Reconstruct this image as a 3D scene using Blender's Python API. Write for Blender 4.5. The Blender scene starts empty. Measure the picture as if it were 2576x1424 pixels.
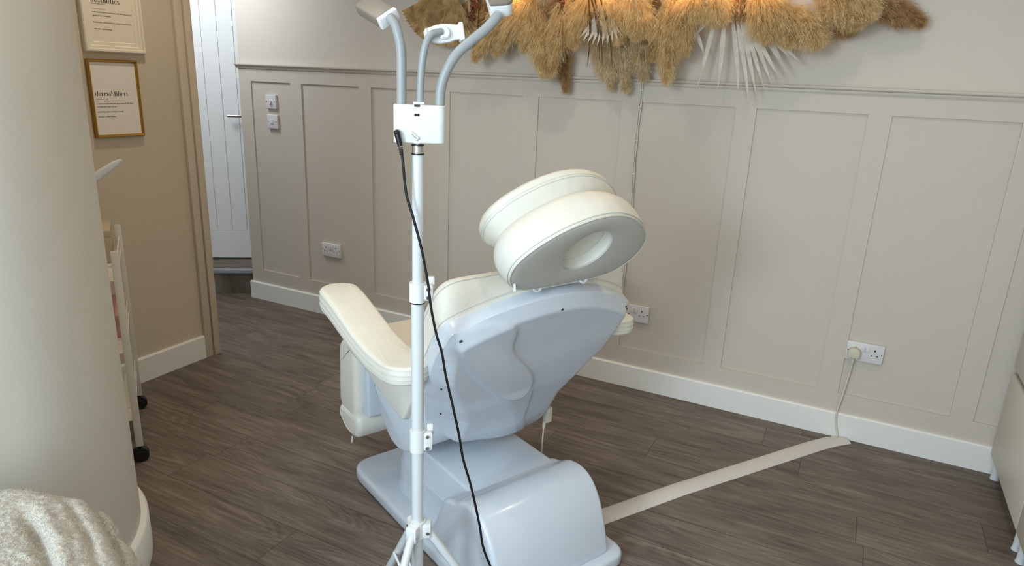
import bpy, bmesh, math, random
import numpy as np
from mathutils import Vector, Matrix, noise
R = math.radians
S = bpy.context.scene
COL = S.collection
rng = random.Random(7)

# ------------------------------------------------------------------ materials
def nm(name):
    m = bpy.data.materials.new(name); m.use_nodes = True
    nt = m.node_tree; b = nt.nodes['Principled BSDF']
    return m, nt, b
def s2l(c):
    return tuple(((v/255)/12.92 if v/255 <= .04045 else ((v/255+.055)/1.055)**2.4) for v in c)+(1,)
def simple(name, rgb, rough=.5, metal=0, bump=0, bscale=200, coat=0, var=0, vscale=6, detail=6, sheen=0):
    m, nt, b = nm(name)
    c = s2l(rgb)
    b.inputs['Base Color'].default_value = c
    b.inputs['Roughness'].default_value = rough
    b.inputs['Metallic'].default_value = metal
    b.inputs['Coat Weight'].default_value = coat
    b.inputs['Sheen Weight'].default_value = sheen
    tc = nt.nodes.new('ShaderNodeTexCoord')
    if bump:
        n = nt.nodes.new('ShaderNodeTexNoise'); n.inputs['Scale'].default_value = bscale
        n.inputs['Detail'].default_value = detail
        bp = nt.nodes.new('ShaderNodeBump'); bp.inputs['Strength'].default_value = bump
        bp.inputs['Distance'].default_value = .002
        nt.links.new(tc.outputs['Object'], n.inputs['Vector'])
        nt.links.new(n.outputs['Fac'], bp.inputs['Height'])
        nt.links.new(bp.outputs['Normal'], b.inputs['Normal'])
    if var:
        n = nt.nodes.new('ShaderNodeTexNoise'); n.inputs['Scale'].default_value = vscale
        n.inputs['Detail'].default_value = 4
        mx = nt.nodes.new('ShaderNodeMix'); mx.data_type = 'RGBA'
        mx.inputs[6].default_value = tuple(x*(1-var) for x in c[:3])+(1,)
        mx.inputs[7].default_value = tuple(min(1, x*(1+var)) for x in c[:3])+(1,)
        nt.links.new(tc.outputs['Object'], n.inputs['Vector'])
        nt.links.new(n.outputs['Fac'], mx.inputs[0])
        nt.links.new(mx.outputs[2], b.inputs['Base Color'])
    return m

M = {}
M['wall_up'] = simple('wall_paint_upper', (204,195,183), .85, bump=.25, bscale=260, var=.02)
M['wall_low'] = simple('panel_paint', (195,186,174), .6, bump=.12, bscale=220, var=.02)
M['wall_col'] = simple('column_paint', (203,199,189), .8, bump=.10, bscale=300, var=.02)
M['wall_tan'] = simple('alcove_paint', (196,184,164), .85, bump=.3, bscale=240, var=.02)
M['trim_tan'] = simple('alcove_trim', (198,186,167), .55, bump=.1, bscale=160)
M['skirt'] = simple('skirting_white', (226,225,220), .4, bump=.05, bscale=120)
M['door'] = simple('door_white', (232,232,230), .45, bump=.1, bscale=120)
M['ceil'] = simple('ceiling_white', (235,233,228), .9, bump=.1)
M['plastic'] = simple('gloss_white_plastic', (202,211,222), .22, coat=.3, bump=.03, bscale=30)
M['plastic2'] = simple('satin_white_plastic', (220,223,224), .35, bump=.03, bscale=60)
M['vinyl'] = simple('cream_vinyl', (219,217,207), .45, bump=.18, bscale=420, detail=8)
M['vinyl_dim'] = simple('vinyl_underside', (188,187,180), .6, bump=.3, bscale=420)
M['piping'] = simple('vinyl_piping', (208,209,202), .4)
M['metal_w'] = simple('white_coated_metal', (208,213,216), .28, coat=.4, bump=.02, bscale=80)
M['chrome'] = simple('chrome', (210,210,212), .12, metal=1)
M['gold'] = simple('brass_frame', (178,142,70), .30, metal=1, bump=.04, bscale=60)
M['frame_w'] = simple('cream_frame', (222,214,196), .5, bump=.08, bscale=120)
M['paper'] = simple('printed_paper', (226,219,212), .7, bump=.02)
M['paper2'] = simple('printed_paper_mat', (222,212,195), .7, bump=.02)
M['ink'] = simple('ink', (35,32,32), .8)
M['ink2'] = simple('ink_grey', (95,88,84), .8)
M['black'] = simple('black_rubber', (14,14,15), .35, bump=.05, bscale=90)
M['goose'] = simple('grey_gooseneck', (146,151,153), .42, bump=.1, bscale=300)
M['lampgrey'] = simple('lamp_shade_grey', (128,120,110), .5)
M['cord_w'] = simple('off_white_cord', (205,200,186), .5)
M['beigeplug'] = simple('beige_plug', (196,190,170), .5)
M['socket'] = simple('socket_white', (210,207,207), .3)
M['dark'] = simple('dark_slot', (20,20,20), .6)
M['cab'] = simple('cabinet_front', (214,208,196), .4, bump=.04, bscale=90)
M['cabin'] = simple('cabinet_recess', (120,122,122), .5)
M['trunk'] = simple('cable_cover_grey', (206,200,194), .5, bump=.05)
M['nosing'] = simple('step_nosing', (165,176,188), .35, metal=.3)
M['tray'] = simple('trolley_white', (212,206,192), .4)
M['pink'] = simple('pink_box', (190,140,128), .6)
M['beige'] = simple('beige_box', (178,162,138), .6)
M['screw'] = simple('screw_recess', (70,74,80), .5, metal=.4)

def floor_mat():
    m, nt, b = nm('grey_brown_wood_floor')
    N = nt.nodes.new; L = nt.links.new
    tc = N('ShaderNodeTexCoord'); sp = N('ShaderNodeSeparateXYZ'); L(tc.outputs['Object'], sp.inputs[0])
    def math_(op, a, bv=None, c=None):
        n = N('ShaderNodeMath'); n.operation = op
        for i, v in enumerate((a, bv, c)):
            if v is None: continue
            if isinstance(v, (int, float)): n.inputs[i].default_value = v
            else: L(v, n.inputs[i])
        return n.outputs[0]
    yy = math_('DIVIDE', sp.outputs['Y'], .182)
    row = math_('FLOOR', yy); fy = math_('FRACT', yy)
    wn = N('ShaderNodeTexWhiteNoise'); wn.noise_dimensions = '1D'; L(row, wn.inputs['W'])
    xx = math_('ADD', math_('DIVIDE', sp.outputs['X'], 1.22), math_('MULTIPLY', wn.outputs['Value'], 7.3))
    colx = math_('FLOOR', xx); fx = math_('FRACT', xx)
    cmb = N('ShaderNodeCombineXYZ'); L(row, cmb.inputs[0]); L(colx, cmb.inputs[1])
    wn2 = N('ShaderNodeTexWhiteNoise'); wn2.noise_dimensions = '3D'; L(cmb.outputs[0], wn2.inputs['Vector'])
    # grain coordinates, shifted per plank
    off = N('ShaderNodeVectorMath'); off.operation = 'MULTIPLY'; L(wn2.outputs['Color'], off.inputs[0]); off.inputs[1].default_value = (13, 17, 9)
    ad = N('ShaderNodeVectorMath'); ad.operation = 'ADD'; L(tc.outputs['Object'], ad.inputs[0]); L(off.outputs[0], ad.inputs[1])
    mp = N('ShaderNodeMapping'); mp.inputs['Scale'].default_value = (2.2, 14, 1); L(ad.outputs[0], mp.inputs[0])
    n1 = N('ShaderNodeTexNoise'); n1.inputs['Scale'].default_value = 1.4; n1.inputs['Detail'].default_value = 8; n1.inputs['Roughness'].default_value = .62; n1.inputs['Distortion'].default_value = .5
    L(mp.outputs[0], n1.inputs['Vector'])
    mp2 = N('ShaderNodeMapping'); mp2.inputs['Scale'].default_value = (3.5, 90, 1); L(ad.outputs[0], mp2.inputs[0])
    n2 = N('ShaderNodeTexNoise'); n2.inputs['Scale'].default_value = 1.6; n2.inputs['Detail'].default_value = 5; L(mp2.outputs[0], n2.inputs['Vector'])
    mp3 = N('ShaderNodeMapping'); mp3.inputs['Scale'].default_value = (1.1, 6.5, 1); L(ad.outputs[0], mp3.inputs[0])
    wv = N('ShaderNodeTexNoise'); wv.inputs['Scale'].default_value = 1.0; wv.inputs['Detail'].default_value = 1.5; L(mp3.outputs[0], wv.inputs['Vector'])
    ring = math_('SINE', math_('MULTIPLY', wv.outputs['Fac'], 190))
    mp4 = N('ShaderNodeMapping'); mp4.inputs['Scale'].default_value = (1.2, 3, 1); L(ad.outputs[0], mp4.inputs[0])
    n4 = N('ShaderNodeTexNoise'); n4.inputs['Scale'].default_value = 1.3; n4.inputs['Detail'].default_value = 2; L(mp4.outputs[0], n4.inputs['Vector'])
    msk = N('ShaderNodeMapRange'); L(n4.outputs['Fac'], msk.inputs[0]); msk.inputs[1].default_value = .48; msk.inputs[2].default_value = .62
    mix1 = math_('ADD', math_('MULTIPLY', n1.outputs['Fac'], .62), math_('MULTIPLY', n2.outputs['Fac'], .46))
    mix2 = math_('ADD', mix1, math_('MULTIPLY', math_('MULTIPLY', ring, msk.outputs[0]), .05))
    mix3 = math_('ADD', mix2, math_('MULTIPLY', math_('SUBTRACT', wn2.outputs['Value'], .5), .10))
    cr = N('ShaderNodeValToRGB'); L(mix3, cr.inputs[0])
    e = cr.color_ramp.elements
    e[0].position = .32; e[0].color = s2l((70,61,55)); e[1].position = .76; e[1].color = s2l((140,129,119))
    x = e.new(.46); x.color = s2l((96,86,78)); x = e.new(.57); x.color = s2l((111,100,91))
    # joints
    ey = math_('MINIMUM', fy, math_('SUBTRACT', 1, fy)); ex = math_('MINIMUM', fx, math_('SUBTRACT', 1, fx))
    jy = math_('LESS_THAN', ey, .0075); jx = math_('LESS_THAN', ex, .0012)
    j = math_('MAXIMUM', jy, jx)
    mx = N('ShaderNodeMix'); mx.data_type = 'RGBA'; L(math_('MULTIPLY', j, .62), mx.inputs[0]); L(cr.outputs[0], mx.inputs[6]); mx.inputs[7].default_value = s2l((40,34,31))
    L(mx.outputs[2], b.inputs['Base Color'])
    b.inputs['Roughness'].default_value = .52
    b.inputs['Specular IOR Level'].default_value = .35
    bp = N('ShaderNodeBump'); bp.inputs['Strength'].default_value = .25; bp.inputs['Distance'].default_value = .002
    L(math_('SUBTRACT', mix2, math_('MULTIPLY', j, .8)), bp.inputs['Height']); L(bp.outputs[0], b.inputs['Normal'])
    return m
M['floor'] = floor_mat()

def plume_mat(name, rgb, rgb2):
    m, nt, b = nm(name)
    N = nt.nodes.new; L = nt.links.new
    tc = N('ShaderNodeTexCoord'); n = N('ShaderNodeTexNoise'); n.inputs['Scale'].default_value = 28; n.inputs['Detail'].default_value = 5
    L(tc.outputs['Object'], n.inputs['Vector'])
    cr = N('ShaderNodeValToRGB'); cr.color_ramp.elements[0].position = .36; cr.color_ramp.elements[1].position = .64
    cr.color_ramp.elements[0].color = s2l(rgb2); cr.color_ramp.elements[1].color = s2l(rgb)
    L(n.outputs['Fac'], cr.inputs[0]); L(cr.outputs[0], b.inputs['Base Color'])
    b.inputs['Roughness'].default_value = .8; b.inputs['Specular IOR Level'].default_value = .15
    tr = N('ShaderNodeBsdfTranslucent'); L(cr.outputs[0], tr.inputs[0])
    ms = N('ShaderNodeMixShader'); ms.inputs[0].default_value = .5
    L(b.outputs[0], ms.inputs[1]); L(tr.outputs[0], ms.inputs[2])
    L(ms.outputs[0], nt.nodes['Material Output'].inputs[0])
    return m
M['g'] = plume_mat('pampas_straw', (245,227,184), (222,196,146))
M['y'] = plume_mat('pampas_cream', (250,234,194), (232,207,156))
M['b'] = plume_mat('pampas_brown', (222,192,146), (182,146,102))
M['p'] = plume_mat('pampas_pale', (246,232,202), (226,208,172))
M['fan'] = plume_mat('dried_palm', (240,218,168), (200,168,116))
M['bleach'] = plume_mat('bleached_palm', (244,240,232), (232,226,216))
M['twist'] = plume_mat('dark_dried_leaf', (150,122,88), (112,86,60))
M['bark'] = simple('dried_pod', (96,52,28), .6, bump=.4, bscale=60)

def fleece_mat():
    m, nt, b = nm('cream_fleece')
    N = nt.nodes.new; L = nt.links.new
    tc = N('ShaderNodeTexCoord'); n = N('ShaderNodeTexNoise'); n.inputs['Scale'].default_value = 170; n.inputs['Detail'].default_value = 8; n.inputs['Roughness'].default_value = .7
    n.inputs['Distortion'].default_value = 1.0
    L(tc.outputs['Object'], n.inputs['Vector'])
    cr = N('ShaderNodeValToRGB'); cr.color_ramp.elements[0].position = .35; cr.color_ramp.elements[1].position = .6
    cr.color_ramp.elements[0].color = s2l((190,180,164)); cr.color_ramp.elements[1].color = s2l((228,221,207))
    L(n.outputs['Fac'], cr.inputs[0]); L(cr.outputs[0], b.inputs['Base Color'])
    b.inputs['Roughness'].default_value = .95; b.inputs['Sheen Weight'].default_value = .4
    bp = N('ShaderNodeBump'); bp.inputs['Strength'].default_value = .9; bp.inputs['Distance'].default_value = .006
    L(n.outputs['Fac'], bp.inputs['Height']); L(bp.outputs[0], b.inputs['Normal'])
    return m
M['fleece'] = fleece_mat()
def emis(name, rgb, st):
    m, nt, b = nm(name)
    b.inputs['Base Color'].default_value = s2l(rgb); b.inputs['Emission Color'].default_value = s2l(rgb); b.inputs['Emission Strength'].default_value = st
    return m
M['bulb'] = emis('warm_bulb', (255,190,100), 14)
M['downlight'] = emis('downlight_lens', (255,228,196), 6)

# ------------------------------------------------------------------ mesh helpers
class G:
    """collects geometry for one mesh object"""
    def __init__(s): s.v = []; s.f = []; s.mi = []; s.cur = 0
    def add(s, vs, fs):
        o = len(s.v); s.v += [tuple(p) for p in vs]; s.f += [tuple(i+o for i in f) for f in fs]; s.mi += [s.cur]*len(fs)
        return s
    def box(s, x0, x1, y0, y1, z0, z1):
        vs = [(x0,y0,z0),(x1,y0,z0),(x1,y1,z0),(x0,y1,z0),(x0,y0,z1),(x1,y0,z1),(x1,y1,z1),(x0,y1,z1)]
        return s.add(vs, [(0,3,2,1),(4,5,6,7),(0,1,5,4),(1,2,6,5),(2,3,7,6),(3,0,4,7)])
    def bm(s, bm):
        bm.verts.ensure_lookup_table()
        s.add([v.co.copy() for v in bm.verts], [tuple(v.index for v in f.verts) for f in bm.faces]); bm.free(); return s
    def rbox(s, x0, x1, y0, y1, z0, z1, r=.01, seg=3, mat=None):
        bm = bmesh.new(); bmesh.ops.create_cube(bm, size=1)
        for v in bm.verts:
            v.co = Vector(((x0+x1)/2+v.co.x*(x1-x0), (y0+y1)/2+v.co.y*(y1-y0), (z0+z1)/2+v.co.z*(z1-z0)))
        bmesh.ops.bevel(bm, geom=bm.edges[:]+bm.verts[:], offset=r, segments=seg, profile=.5, affect='EDGES')
        if mat is not None: bmesh.ops.transform(bm, matrix=mat, verts=bm.verts)
        bm.verts.index_update(); return s.bm(bm)
    def tube(s, pts, r, n=12, caps=True, flat=None):
        pts = [Vector(p) for p in pts]; rs = r if isinstance(r, (list, tuple)) else [r]*len(pts)
        vs = []; fs = []; up = None
        for i, p in enumerate(pts):
            t = (pts[min(i+1, len(pts)-1)]-pts[max(i-1, 0)]).normalized()
            if up is None:
                up = Vector((0,0,1)) if abs(t.z) < .9 else Vector((1,0,0))
            up = (up - t*up.dot(t)).normalized(); sd = t.cross(up)
            for k in range(n):
                a = 2*math.pi*k/n; vs.append(p+up*math.cos(a)*rs[i]+sd*math.sin(a)*rs[i]*(flat or 1))
        for i in range(len(pts)-1):
            for k in range(n):
                fs.append((i*n+k, i*n+(k+1)%n, (i+1)*n+(k+1)%n, (i+1)*n+k))
        if caps: fs += [tuple(range(n))[::-1], tuple((len(pts)-1)*n+k for k in range(n))]
        return s.add(vs, fs)
    def cyl(s, p0, p1, r, n=20, r2=None): return s.tube([p0, p1], [r, r if r2 is None else r2], n)
    def ball(s, c, r, n=12, sc=(1,1,1)):
        bm = bmesh.new(); bmesh.ops.create_uvsphere(bm, u_segments=n*2, v_segments=n, radius=r)
        for v in bm.verts: v.co = Vector((v.co.x*sc[0], v.co.y*sc[1], v.co.z*sc[2]))+Vector(c)
        bm.verts.index_update(); return s.bm(bm)
    def prism(s, poly, fn, d0, d1, r=.006, seg=3):
        """poly 2d closed, extruded between d0 and d1 with rounded rims; fn(u,v,d)->xyz"""
        return puff(s, poly, d0, d1, r, seg, fn)
    def ring_loft(s, rings, close0=True, close1=True):
        n = len(rings[0]); vs = [p for rg in rings for p in rg]; fs = []
        for i in range(len(rings)-1):
            for k in range(n): fs.append((i*n+k, i*n+(k+1)%n, (i+1)*n+(k+1)%n, (i+1)*n+k))
        if close0: fs.append(tuple(range(n))[::-1])
        if close1: fs.append(tuple((len(rings)-1)*n+k for k in range(n)))
        return s.add(vs, fs)
    def build(s, name, mats, parent=None, smooth=False, loc=None, sharp=35):
        me = bpy.data.meshes.new(name); me.from_pydata([tuple(v) for v in s.v], [], s.f)
        if not isinstance(mats, (list, tuple)): mats = [mats]
        for m in mats: me.materials.append(m)
        if len(mats) > 1: me.polygons.foreach_set('material_index', s.mi)
        bm = bmesh.new(); bm.from_mesh(me)
        if len(bm.faces) < 60000: bmesh.ops.recalc_face_normals(bm, faces=bm.faces)
        bm.to_mesh(me); bm.free()
        if smooth:
            me.polygons.foreach_set('use_smooth', [True]*len(me.polygons))
            me.set_sharp_from_angle(angle=R(sharp))
        me.update()
        o = bpy.data.objects.new(name, me); COL.objects.link(o)
        if parent: o.parent = parent
        if loc: o.location = loc
        return o

def resample(poly, n):
    P = np.array(list(poly)+[poly[0]], float); d = np.r_[0, np.cumsum(np.linalg.norm(np.diff(P, axis=0), axis=1))]
    t = np.linspace(0, d[-1], n+1)[:-1]
    return np.stack([np.interp(t, d, P[:,0]), np.interp(t, d, P[:,1])], 1)
def smooth_poly(P, it=2):
    P = np.array(P, float)
    for _ in range(it): P = .5*P+.25*(np.roll(P,1,0)+np.roll(P,-1,0))
    return P
def round_poly(poly, r, n=6):
    out = []; k = len(poly)
    for i in range(k):
        p = Vector(poly[i]); a = Vector(poly[i-1]); b = Vector(poly[(i+1)%k])
        rr = r[i] if isinstance(r, (list, tuple)) else r
        rr = min(rr, (a-p).length*.48, (b-p).length*.48)
        s = p+(a-p).normalized()*rr; e = p+(b-p).normalized()*rr
        for j in range(n+1):
            t = j/n; q = s*(1-t)**2+p*2*t*(1-t)+e*t*t; out.append((q.x, q.y))
    return out
def inset(P, d):
    P = np.array(P, float); T = np.roll(P,-1,0)-np.roll(P,1,0); L = np.linalg.norm(T, axis=1)[:,None]; T = T/np.maximum(L,1e-9)
    area = .5*np.sum(P[:,0]*np.roll(P[:,1],-1)-np.roll(P[:,0],-1)*P[:,1])
    Nn = np.stack([-T[:,1], T[:,0]], 1)*(1 if area > 0 else -1)
    return P+Nn*d
def puff(g, poly, d0, d1, r, seg, fn, dome0=0, dome1=0, rings=0):
    """rounded-rim slab: outline poly (dense), from depth d0 to d1"""
    P = np.array(poly, float); c = P.mean(0); R_ = []
    def capr(ds, sgn, dome):
        out = []
        base = inset(P, r)
        for j in range(rings):
            k = 1-(j+1)/(rings+1)
            out.append((c+(base-c)*k, ds+sgn*dome*(1-k*k)))
        return out
    a = capr(d0, -1, dome0)[::-1]
    for q, d in a: R_.append([fn(u, v, d) for u, v in q])
    for j in range(seg+1):
        t = math.pi/2*j/seg; q = inset(P, r*(1-math.sin(t))); R_.append([fn(u, v, d0+r*(1-math.cos(t))) for u, v in q])
    for j in range(seg+1):
        t = math.pi/2*(1-j/seg); q = inset(P, r*(1-math.sin(t))); R_.append([fn(u, v, d1-r*(1-math.cos(t))) for u, v in q])
    for q, d in capr(d1, 1, dome1): R_.append([fn(u, v, d) for u, v in q])
    g.ring_loft(R_); return g

def tag(o, label=None, cat=None, group=None, kind=None):
    if label: o['label'] = label
    if cat: o['category'] = cat
    if group: o['group'] = group
    if kind: o['kind'] = kind
    return o
def thing(name, label, cat, loc=(0,0,0), rz=0, group=None):
    o = bpy.data.objects.new(name, None); o.empty_display_size = .05; COL.objects.link(o)
    o.location = loc; o.rotation_euler = (0,0,rz)
    return tag(o, label, cat, group)
def struct(o, label=None): o['kind'] = 'structure'; (label and tag(o, label)); return o
def idf(u, v, d): return (u, v, d)
def catmull(pts, n=8):
    P = [Vector(p) for p in pts]; out = []
    for i in range(len(P)-1):
        p0 = P[max(i-1,0)]; p1 = P[i]; p2 = P[i+1]; p3 = P[min(i+2,len(P)-1)]
        for j in range(n):
            t = j/n
            out.append(.5*((2*p1)+(p2-p0)*t+(2*p0-5*p1+4*p2-p3)*t*t+(3*p1-p0-3*p2+p3)*t**3))
    out.append(P[-1]); return out

# ------------------------------------------------------------------ room shell
WY = 3.183        # face of the wall panelling
struct(G().box(-5.2, 1.2, -1.8, 4.6, -.08, 0).build('floor', M['floor']), 'grey-brown wood plank floor')
struct(G().box(-5.2, 1.2, -1.8, 4.6, 2.5, 2.58).build('ceiling', M['ceil']))
struct(G().box(-3.545, 1.2, WY+.010, WY+.12, 0, 2.5).build('wall_back', M['wall_up']), 'long greige wall with a panelled lower half')
g = G()
panels = [(-3.445,-3.119),(-3.034,-2.603),(-2.517,-2.061),(-1.995,-1.565),(-1.477,-1.045),(-.953,-.525),(-.439,-.006),(.080,.512),(.597,1.03)]
PT, PB_, DZ = 1.4215, .2086, 1.503
g.box(-3.545, 1.2, WY, WY+.014, PT, DZ); g.box(-3.545, 1.2, WY, WY+.014, .0, PB_)
xs = -3.545
for a, b in panels:
    g.box(xs, a, WY, WY+.012, PB_, PT)
    g.box(a, b, WY+.0092, WY+.014, PB_, PT); xs = b
g.box(xs, 1.2, WY, WY+.012, PB_, PT)
struct(g.build('trim_1', M['wall_low']), 'greige square wall panelling below the dado rail')
prof = [(0,-.006),(-.014,-.006),(-.017,.0),(-.017,.007),(-.028,.011),(-.030,.015),(-.030,.020),(-.028,.022),(0,.022)]
g = G(); g.ring_loft([[(x, WY+.008+p[0], DZ+p[1]-.001) for p in prof] for x in (-3.557, 1.2)])
struct(g.build('trim_2', M['wall_low']), 'narrow dado rail moulding on the long wall')
SK = .1185
def skirting(name, pts, h, t, m, label):
    g = G()
    # pts: centre path along wall face, offset handled by caller (inner, outer lists)
    for (ax, ay), (bx, by) in zip(pts[:-1], pts[1:]):
        d = Vector((bx-ax, by-ay)).normalized(); n = Vector((d.y, -d.x))*t
        pr = [(0,0),(1,0),(1,h-.006),(.7,h-.001),(.4,h),(0,h)]
        g.ring_loft([[(px+n.x*k, py+n.y*k, z) for k, z in pr] for px, py in ((ax,ay),(bx,by))])
    return struct(g.build(name, m), label)
skirting('baseboard_back', [(-3.545-.012, WY), (1.2, WY)], SK, .016, M['skirt'], 'white skirting board along the panelled wall')
# alcove wall with the pictures
LX = -2.97
struct(G().box(LX-.12, LX, 1.10, 2.385, 0, 2.5).build('wall_left', M['wall_tan']), 'tan alcove wall holding the framed prints')
skirting('baseboard_left', [(LX-.001, 1.25), (LX-.001, 2.302)], .125, .017, M['skirt'], 'cream skirting board under the framed prints')
g = G(); g.rbox(LX-.005, LX+.020, 2.301, 2.343, 0, 2.2, .003, 2)
struct(g.build('trim_3', M['trim_tan'], smooth=True), 'tan architrave strip at the doorway')
g = G(); g.rbox(LX-.13, LX+.026, 2.349, 2.387, 0, 2.2, .002, 2)
struct(g.build('trim_4', M['trim_tan'], smooth=True), 'tan door lining edge at the doorway')
struct(G().box(LX-.12, LX, 2.38, WY+.05, 2.15, 2.5).build('wall_over_doorway', M['wall_tan']))
# curved wall (rounded corner) at the left foreground
cx, cy, cr = -2.15, .745, .50
path = [(cx+cr, -1.6)]+[(cx+cr*math.cos(a), cy+cr*math.sin(a)) for a in [R(k*3) for k in range(0,31)]]+[(LX, cy+cr)]
outer = path+[(LX, cy+cr-.12)]+[(cx+(cr-.12)*math.cos(a), cy+(cr-.12)*math.sin(a)) for a in [R(k*3) for k in range(30,-1,-1)]]+[(cx+cr-.12, -1.6)]
g = G(); g.ring_loft([[(x, y, 0) for x, y in outer], [(x, y, 2.5) for x, y in outer]])
struct(g.build('wall_column', M['wall_col'], smooth=True), 'smooth rounded wall corner in the left foreground')
g = G(); o_ = []
def offs(pth, d):
    out = []
    for i, (x, y) in enumerate(pth):
        a = Vector(pth[max(i-1,0)]); b = Vector(pth[min(i+1,len(pth)-1)]); t = (b-a).normalized(); out.append((x+t.y*d, y-t.x*d))
    return out
P0 = offs(path, -.002); P1 = offs(path, .022); P2 = offs(path, .017)
g.ring_loft([[(x0,y0,0),(x1,y1,0),(x1,y1,.118),(x2,y2,.125),(x0,y0,.125)] for (x0,y0),(x1,y1),(x2,y2) in zip(P0,P1,P2)])
struct(g.build('baseboard_column', M['skirt'], smooth=True, sharp=40), 'white skirting board bent around the rounded wall corner')
# hall behind the doorway: step, door, walls
A = Vector((-3.868, 3.379)); T = Vector((.824, .566)); Nn = Vector((-.566, .824))
Rr = A-Nn*.27
def hall(t0, t1, n0, n1, z0, z1, name, m, label=None, rr=0):
    g = G()
    if rr: g.rbox(t0, t1, n0, n1, z0, z1, rr, 2)
    else: g.box(t0, t1, n0, n1, z0, z1)
    o = g.build(name, m, smooth=bool(rr)); o.location = (A.x, A.y, 0); o.rotation_euler = (0,0,math.atan2(T.y, T.x)); 
    return o
struct(hall(-1.0, .32, -.27, .3, 0, .149, 'floor_step', M['floor'], rr=0), 'dark wood raised step in the doorway')
struct(hall(-1.0, .32, -.285, -.268, .147, .179, 'trim_5', M['nosing'], rr=.003), 'grey metal nosing on the step edge')
struct(hall(-1.0, .32, -.268, .02, .149, .172, 'floor_landing', M['floor']), 'dark wood tread in front of the white door')
struct(hall(-1.4, .6, .06, .12, 0, 2.5, 'wall_hall', M['skirt']))
struct(hall(-.86, -.78, -.02, .06, .17, 2.2, 'trim_6', M['skirt'])); struct(hall(.16, .24, -.02, .06, .17, 2.2, 'trim_7', M['skirt']))
# plank door
g = G()
zb, zt = .187, 2.1
g.box(-.77, .15, .012, .04, zb, zt)
g.box(-.77, .15, 0, .014, zb, .385)               # bottom rail
g.box(.062, .15, 0, .014, .385, zt); g.box(-.77, -.68, 0, .014, .385, zt); g.box(-.68, .062, 0, .014, 1.98, zt)
x = .056
while x > -.66:
    g.box(max(x-.098, -.679), x-.003, .0045, .014, .388, 1.98); x -= .101
dr = g.build('door_1', M['door']); dr.location = (A.x, A.y, 0); dr.rotation_euler = (0,0,math.atan2(T.y,T.x)); struct(dr, 'white tongue-and-groove door at the end of the doorway')
g = G(); g.tube([(.115,.0,1.183),(.115,-.035,1.183),(.112,-.045,1.183),(.10,-.05,1.183),(-.005,-.05,1.183)], .0085, 10); g.cyl((.115,.001,1.183),(.115,-.007,1.183), .025)
h = g.build('door_handle', M['chrome'], dr, True)
struct(G().box(-5.2, -5.1, -1.8, 4.6, 0, 2.5).build('wall_far_left', M['wall_up']))
struct(G().box(-5.2, 1.2, 4.5, 4.6, 0, 2.5).build('wall_rear', M['wall_up']))
# wall behind the cabinets and the window wall behind the viewer
struct(G().box(1.1, 1.2, -1.8, WY, 0, 2.5).build('wall_right', M['wall_up']))
g = G(); g.box(-1.66, -1.45, -1.72, -1.6, 0, 2.5); g.box(.85, 1.1, -1.72, -1.6, 0, 2.5); g.box(-1.45, .85, -1.72, -1.6, 0, .35); g.box(-1.45, .85, -1.72, -1.6, 2.35, 2.5)
struct(g.build('wall_front', M['wall_up']))
g = G(); 
for z in (.35, 1.75, 2.30): g.box(-1.45, .85, -1.69, -1.63, z, z+.05)
for x in (-1.45, -.68, .09, .80): g.box(x, x+.05, -1.69, -1.63, .35, 2.35)
struct(g.build('window_1', M['skirt']))

# ------------------------------------------------------------------ sockets and switches
def face_plate(x0, x1, z0, z1, name, label, group, kind):
    t = thing(name, label, {'double_socket':'socket'}.get(name, 'switch'), ((x0+x1)/2, WY, (z0+z1)/2), 0, group)
    w, h = (x1-x0)/2, (z1-z0)/2; th = .009
    yb = .0092
    G().rbox(-w, w, -th, yb, -h, h, .0035, 3).build('face_plate', M['socket'], t, True)
    f = -th
    if kind in ('double', 'edge'):
        for s in (-1, 1):
            xx = s*w*.12; rk = G(); rk.rbox(xx-.008, xx+.008, f-.004, f+.002, h*.10, h*.72, .0015, 2); rk.build('rocker', M['socket'], t, True)
            hg = G(); cx_ = s*w*.52
            hg.rbox(cx_-.0025, cx_+.0025, f-.0006, f+.002, .012-.0, .021, .0004, 1)
            for q in (-1, 1): hg.rbox(cx_+q*.011-.0035, cx_+q*.011+.0035, f-.0006, f+.002, -.009, -.005, .0004, 1)
            hg.cyl((s*w*.90, f+.001, .002), (s*w*.90, f-.0006, .002), .0028, 10)
            hg.build('pin_holes', M['dark'], t)
    elif kind == 'dial':
        d = G(); d.cyl((0, f, .0), (0, f-.012, 0), .014, 24, .012); d.build('dial_knob', M['socket'], t, True)
        for s in (-1, 1): G().cyl((s*.032, f+.001, 0), (s*.032, f-.0008, 0), .003, 10).build('screw', M['screw'], t)
        G().rbox(-.020, -.012, f-.001, f+.001, -.004, .008, .001, 1).build('dial_mark', M['screw'], t)
    else:
        d = G(); d.rbox(-.011, .011, f-.004, f+.002, -.014, .012, .002, 2, ); d.build('rocker', M['socket'], t, True)
        for s in (-1, 1): G().cyl((s*.032, f+.001, 0), (s*.032, f-.0008, 0), .003, 10).build('screw', M['screw'], t)
    return t
face_plate(-3.321, -3.236, 1.263, 1.347, 'dimmer_switch', 'square white switch plate with a round dial, upper of the two by the door', None, 'dial')
face_plate(-3.317, -3.232, 1.145, 1.229, 'light_switch', 'plain square white rocker switch, lower of the two by the door', None, 'single')
face_plate(-2.917, -2.770, .391, .475, 'double_socket', 'white double wall socket left of the treatment chair, above the skirting', None, 'double')
face_plate(-.960, -.812, .357, .443, 'double_socket', 'white double wall socket partly hidden behind the chair armrest', None, 'double')
face_plate(.079, .226, .378, .463, 'double_socket', 'white double wall socket with a beige plug in its left side', None, 'double')
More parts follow.
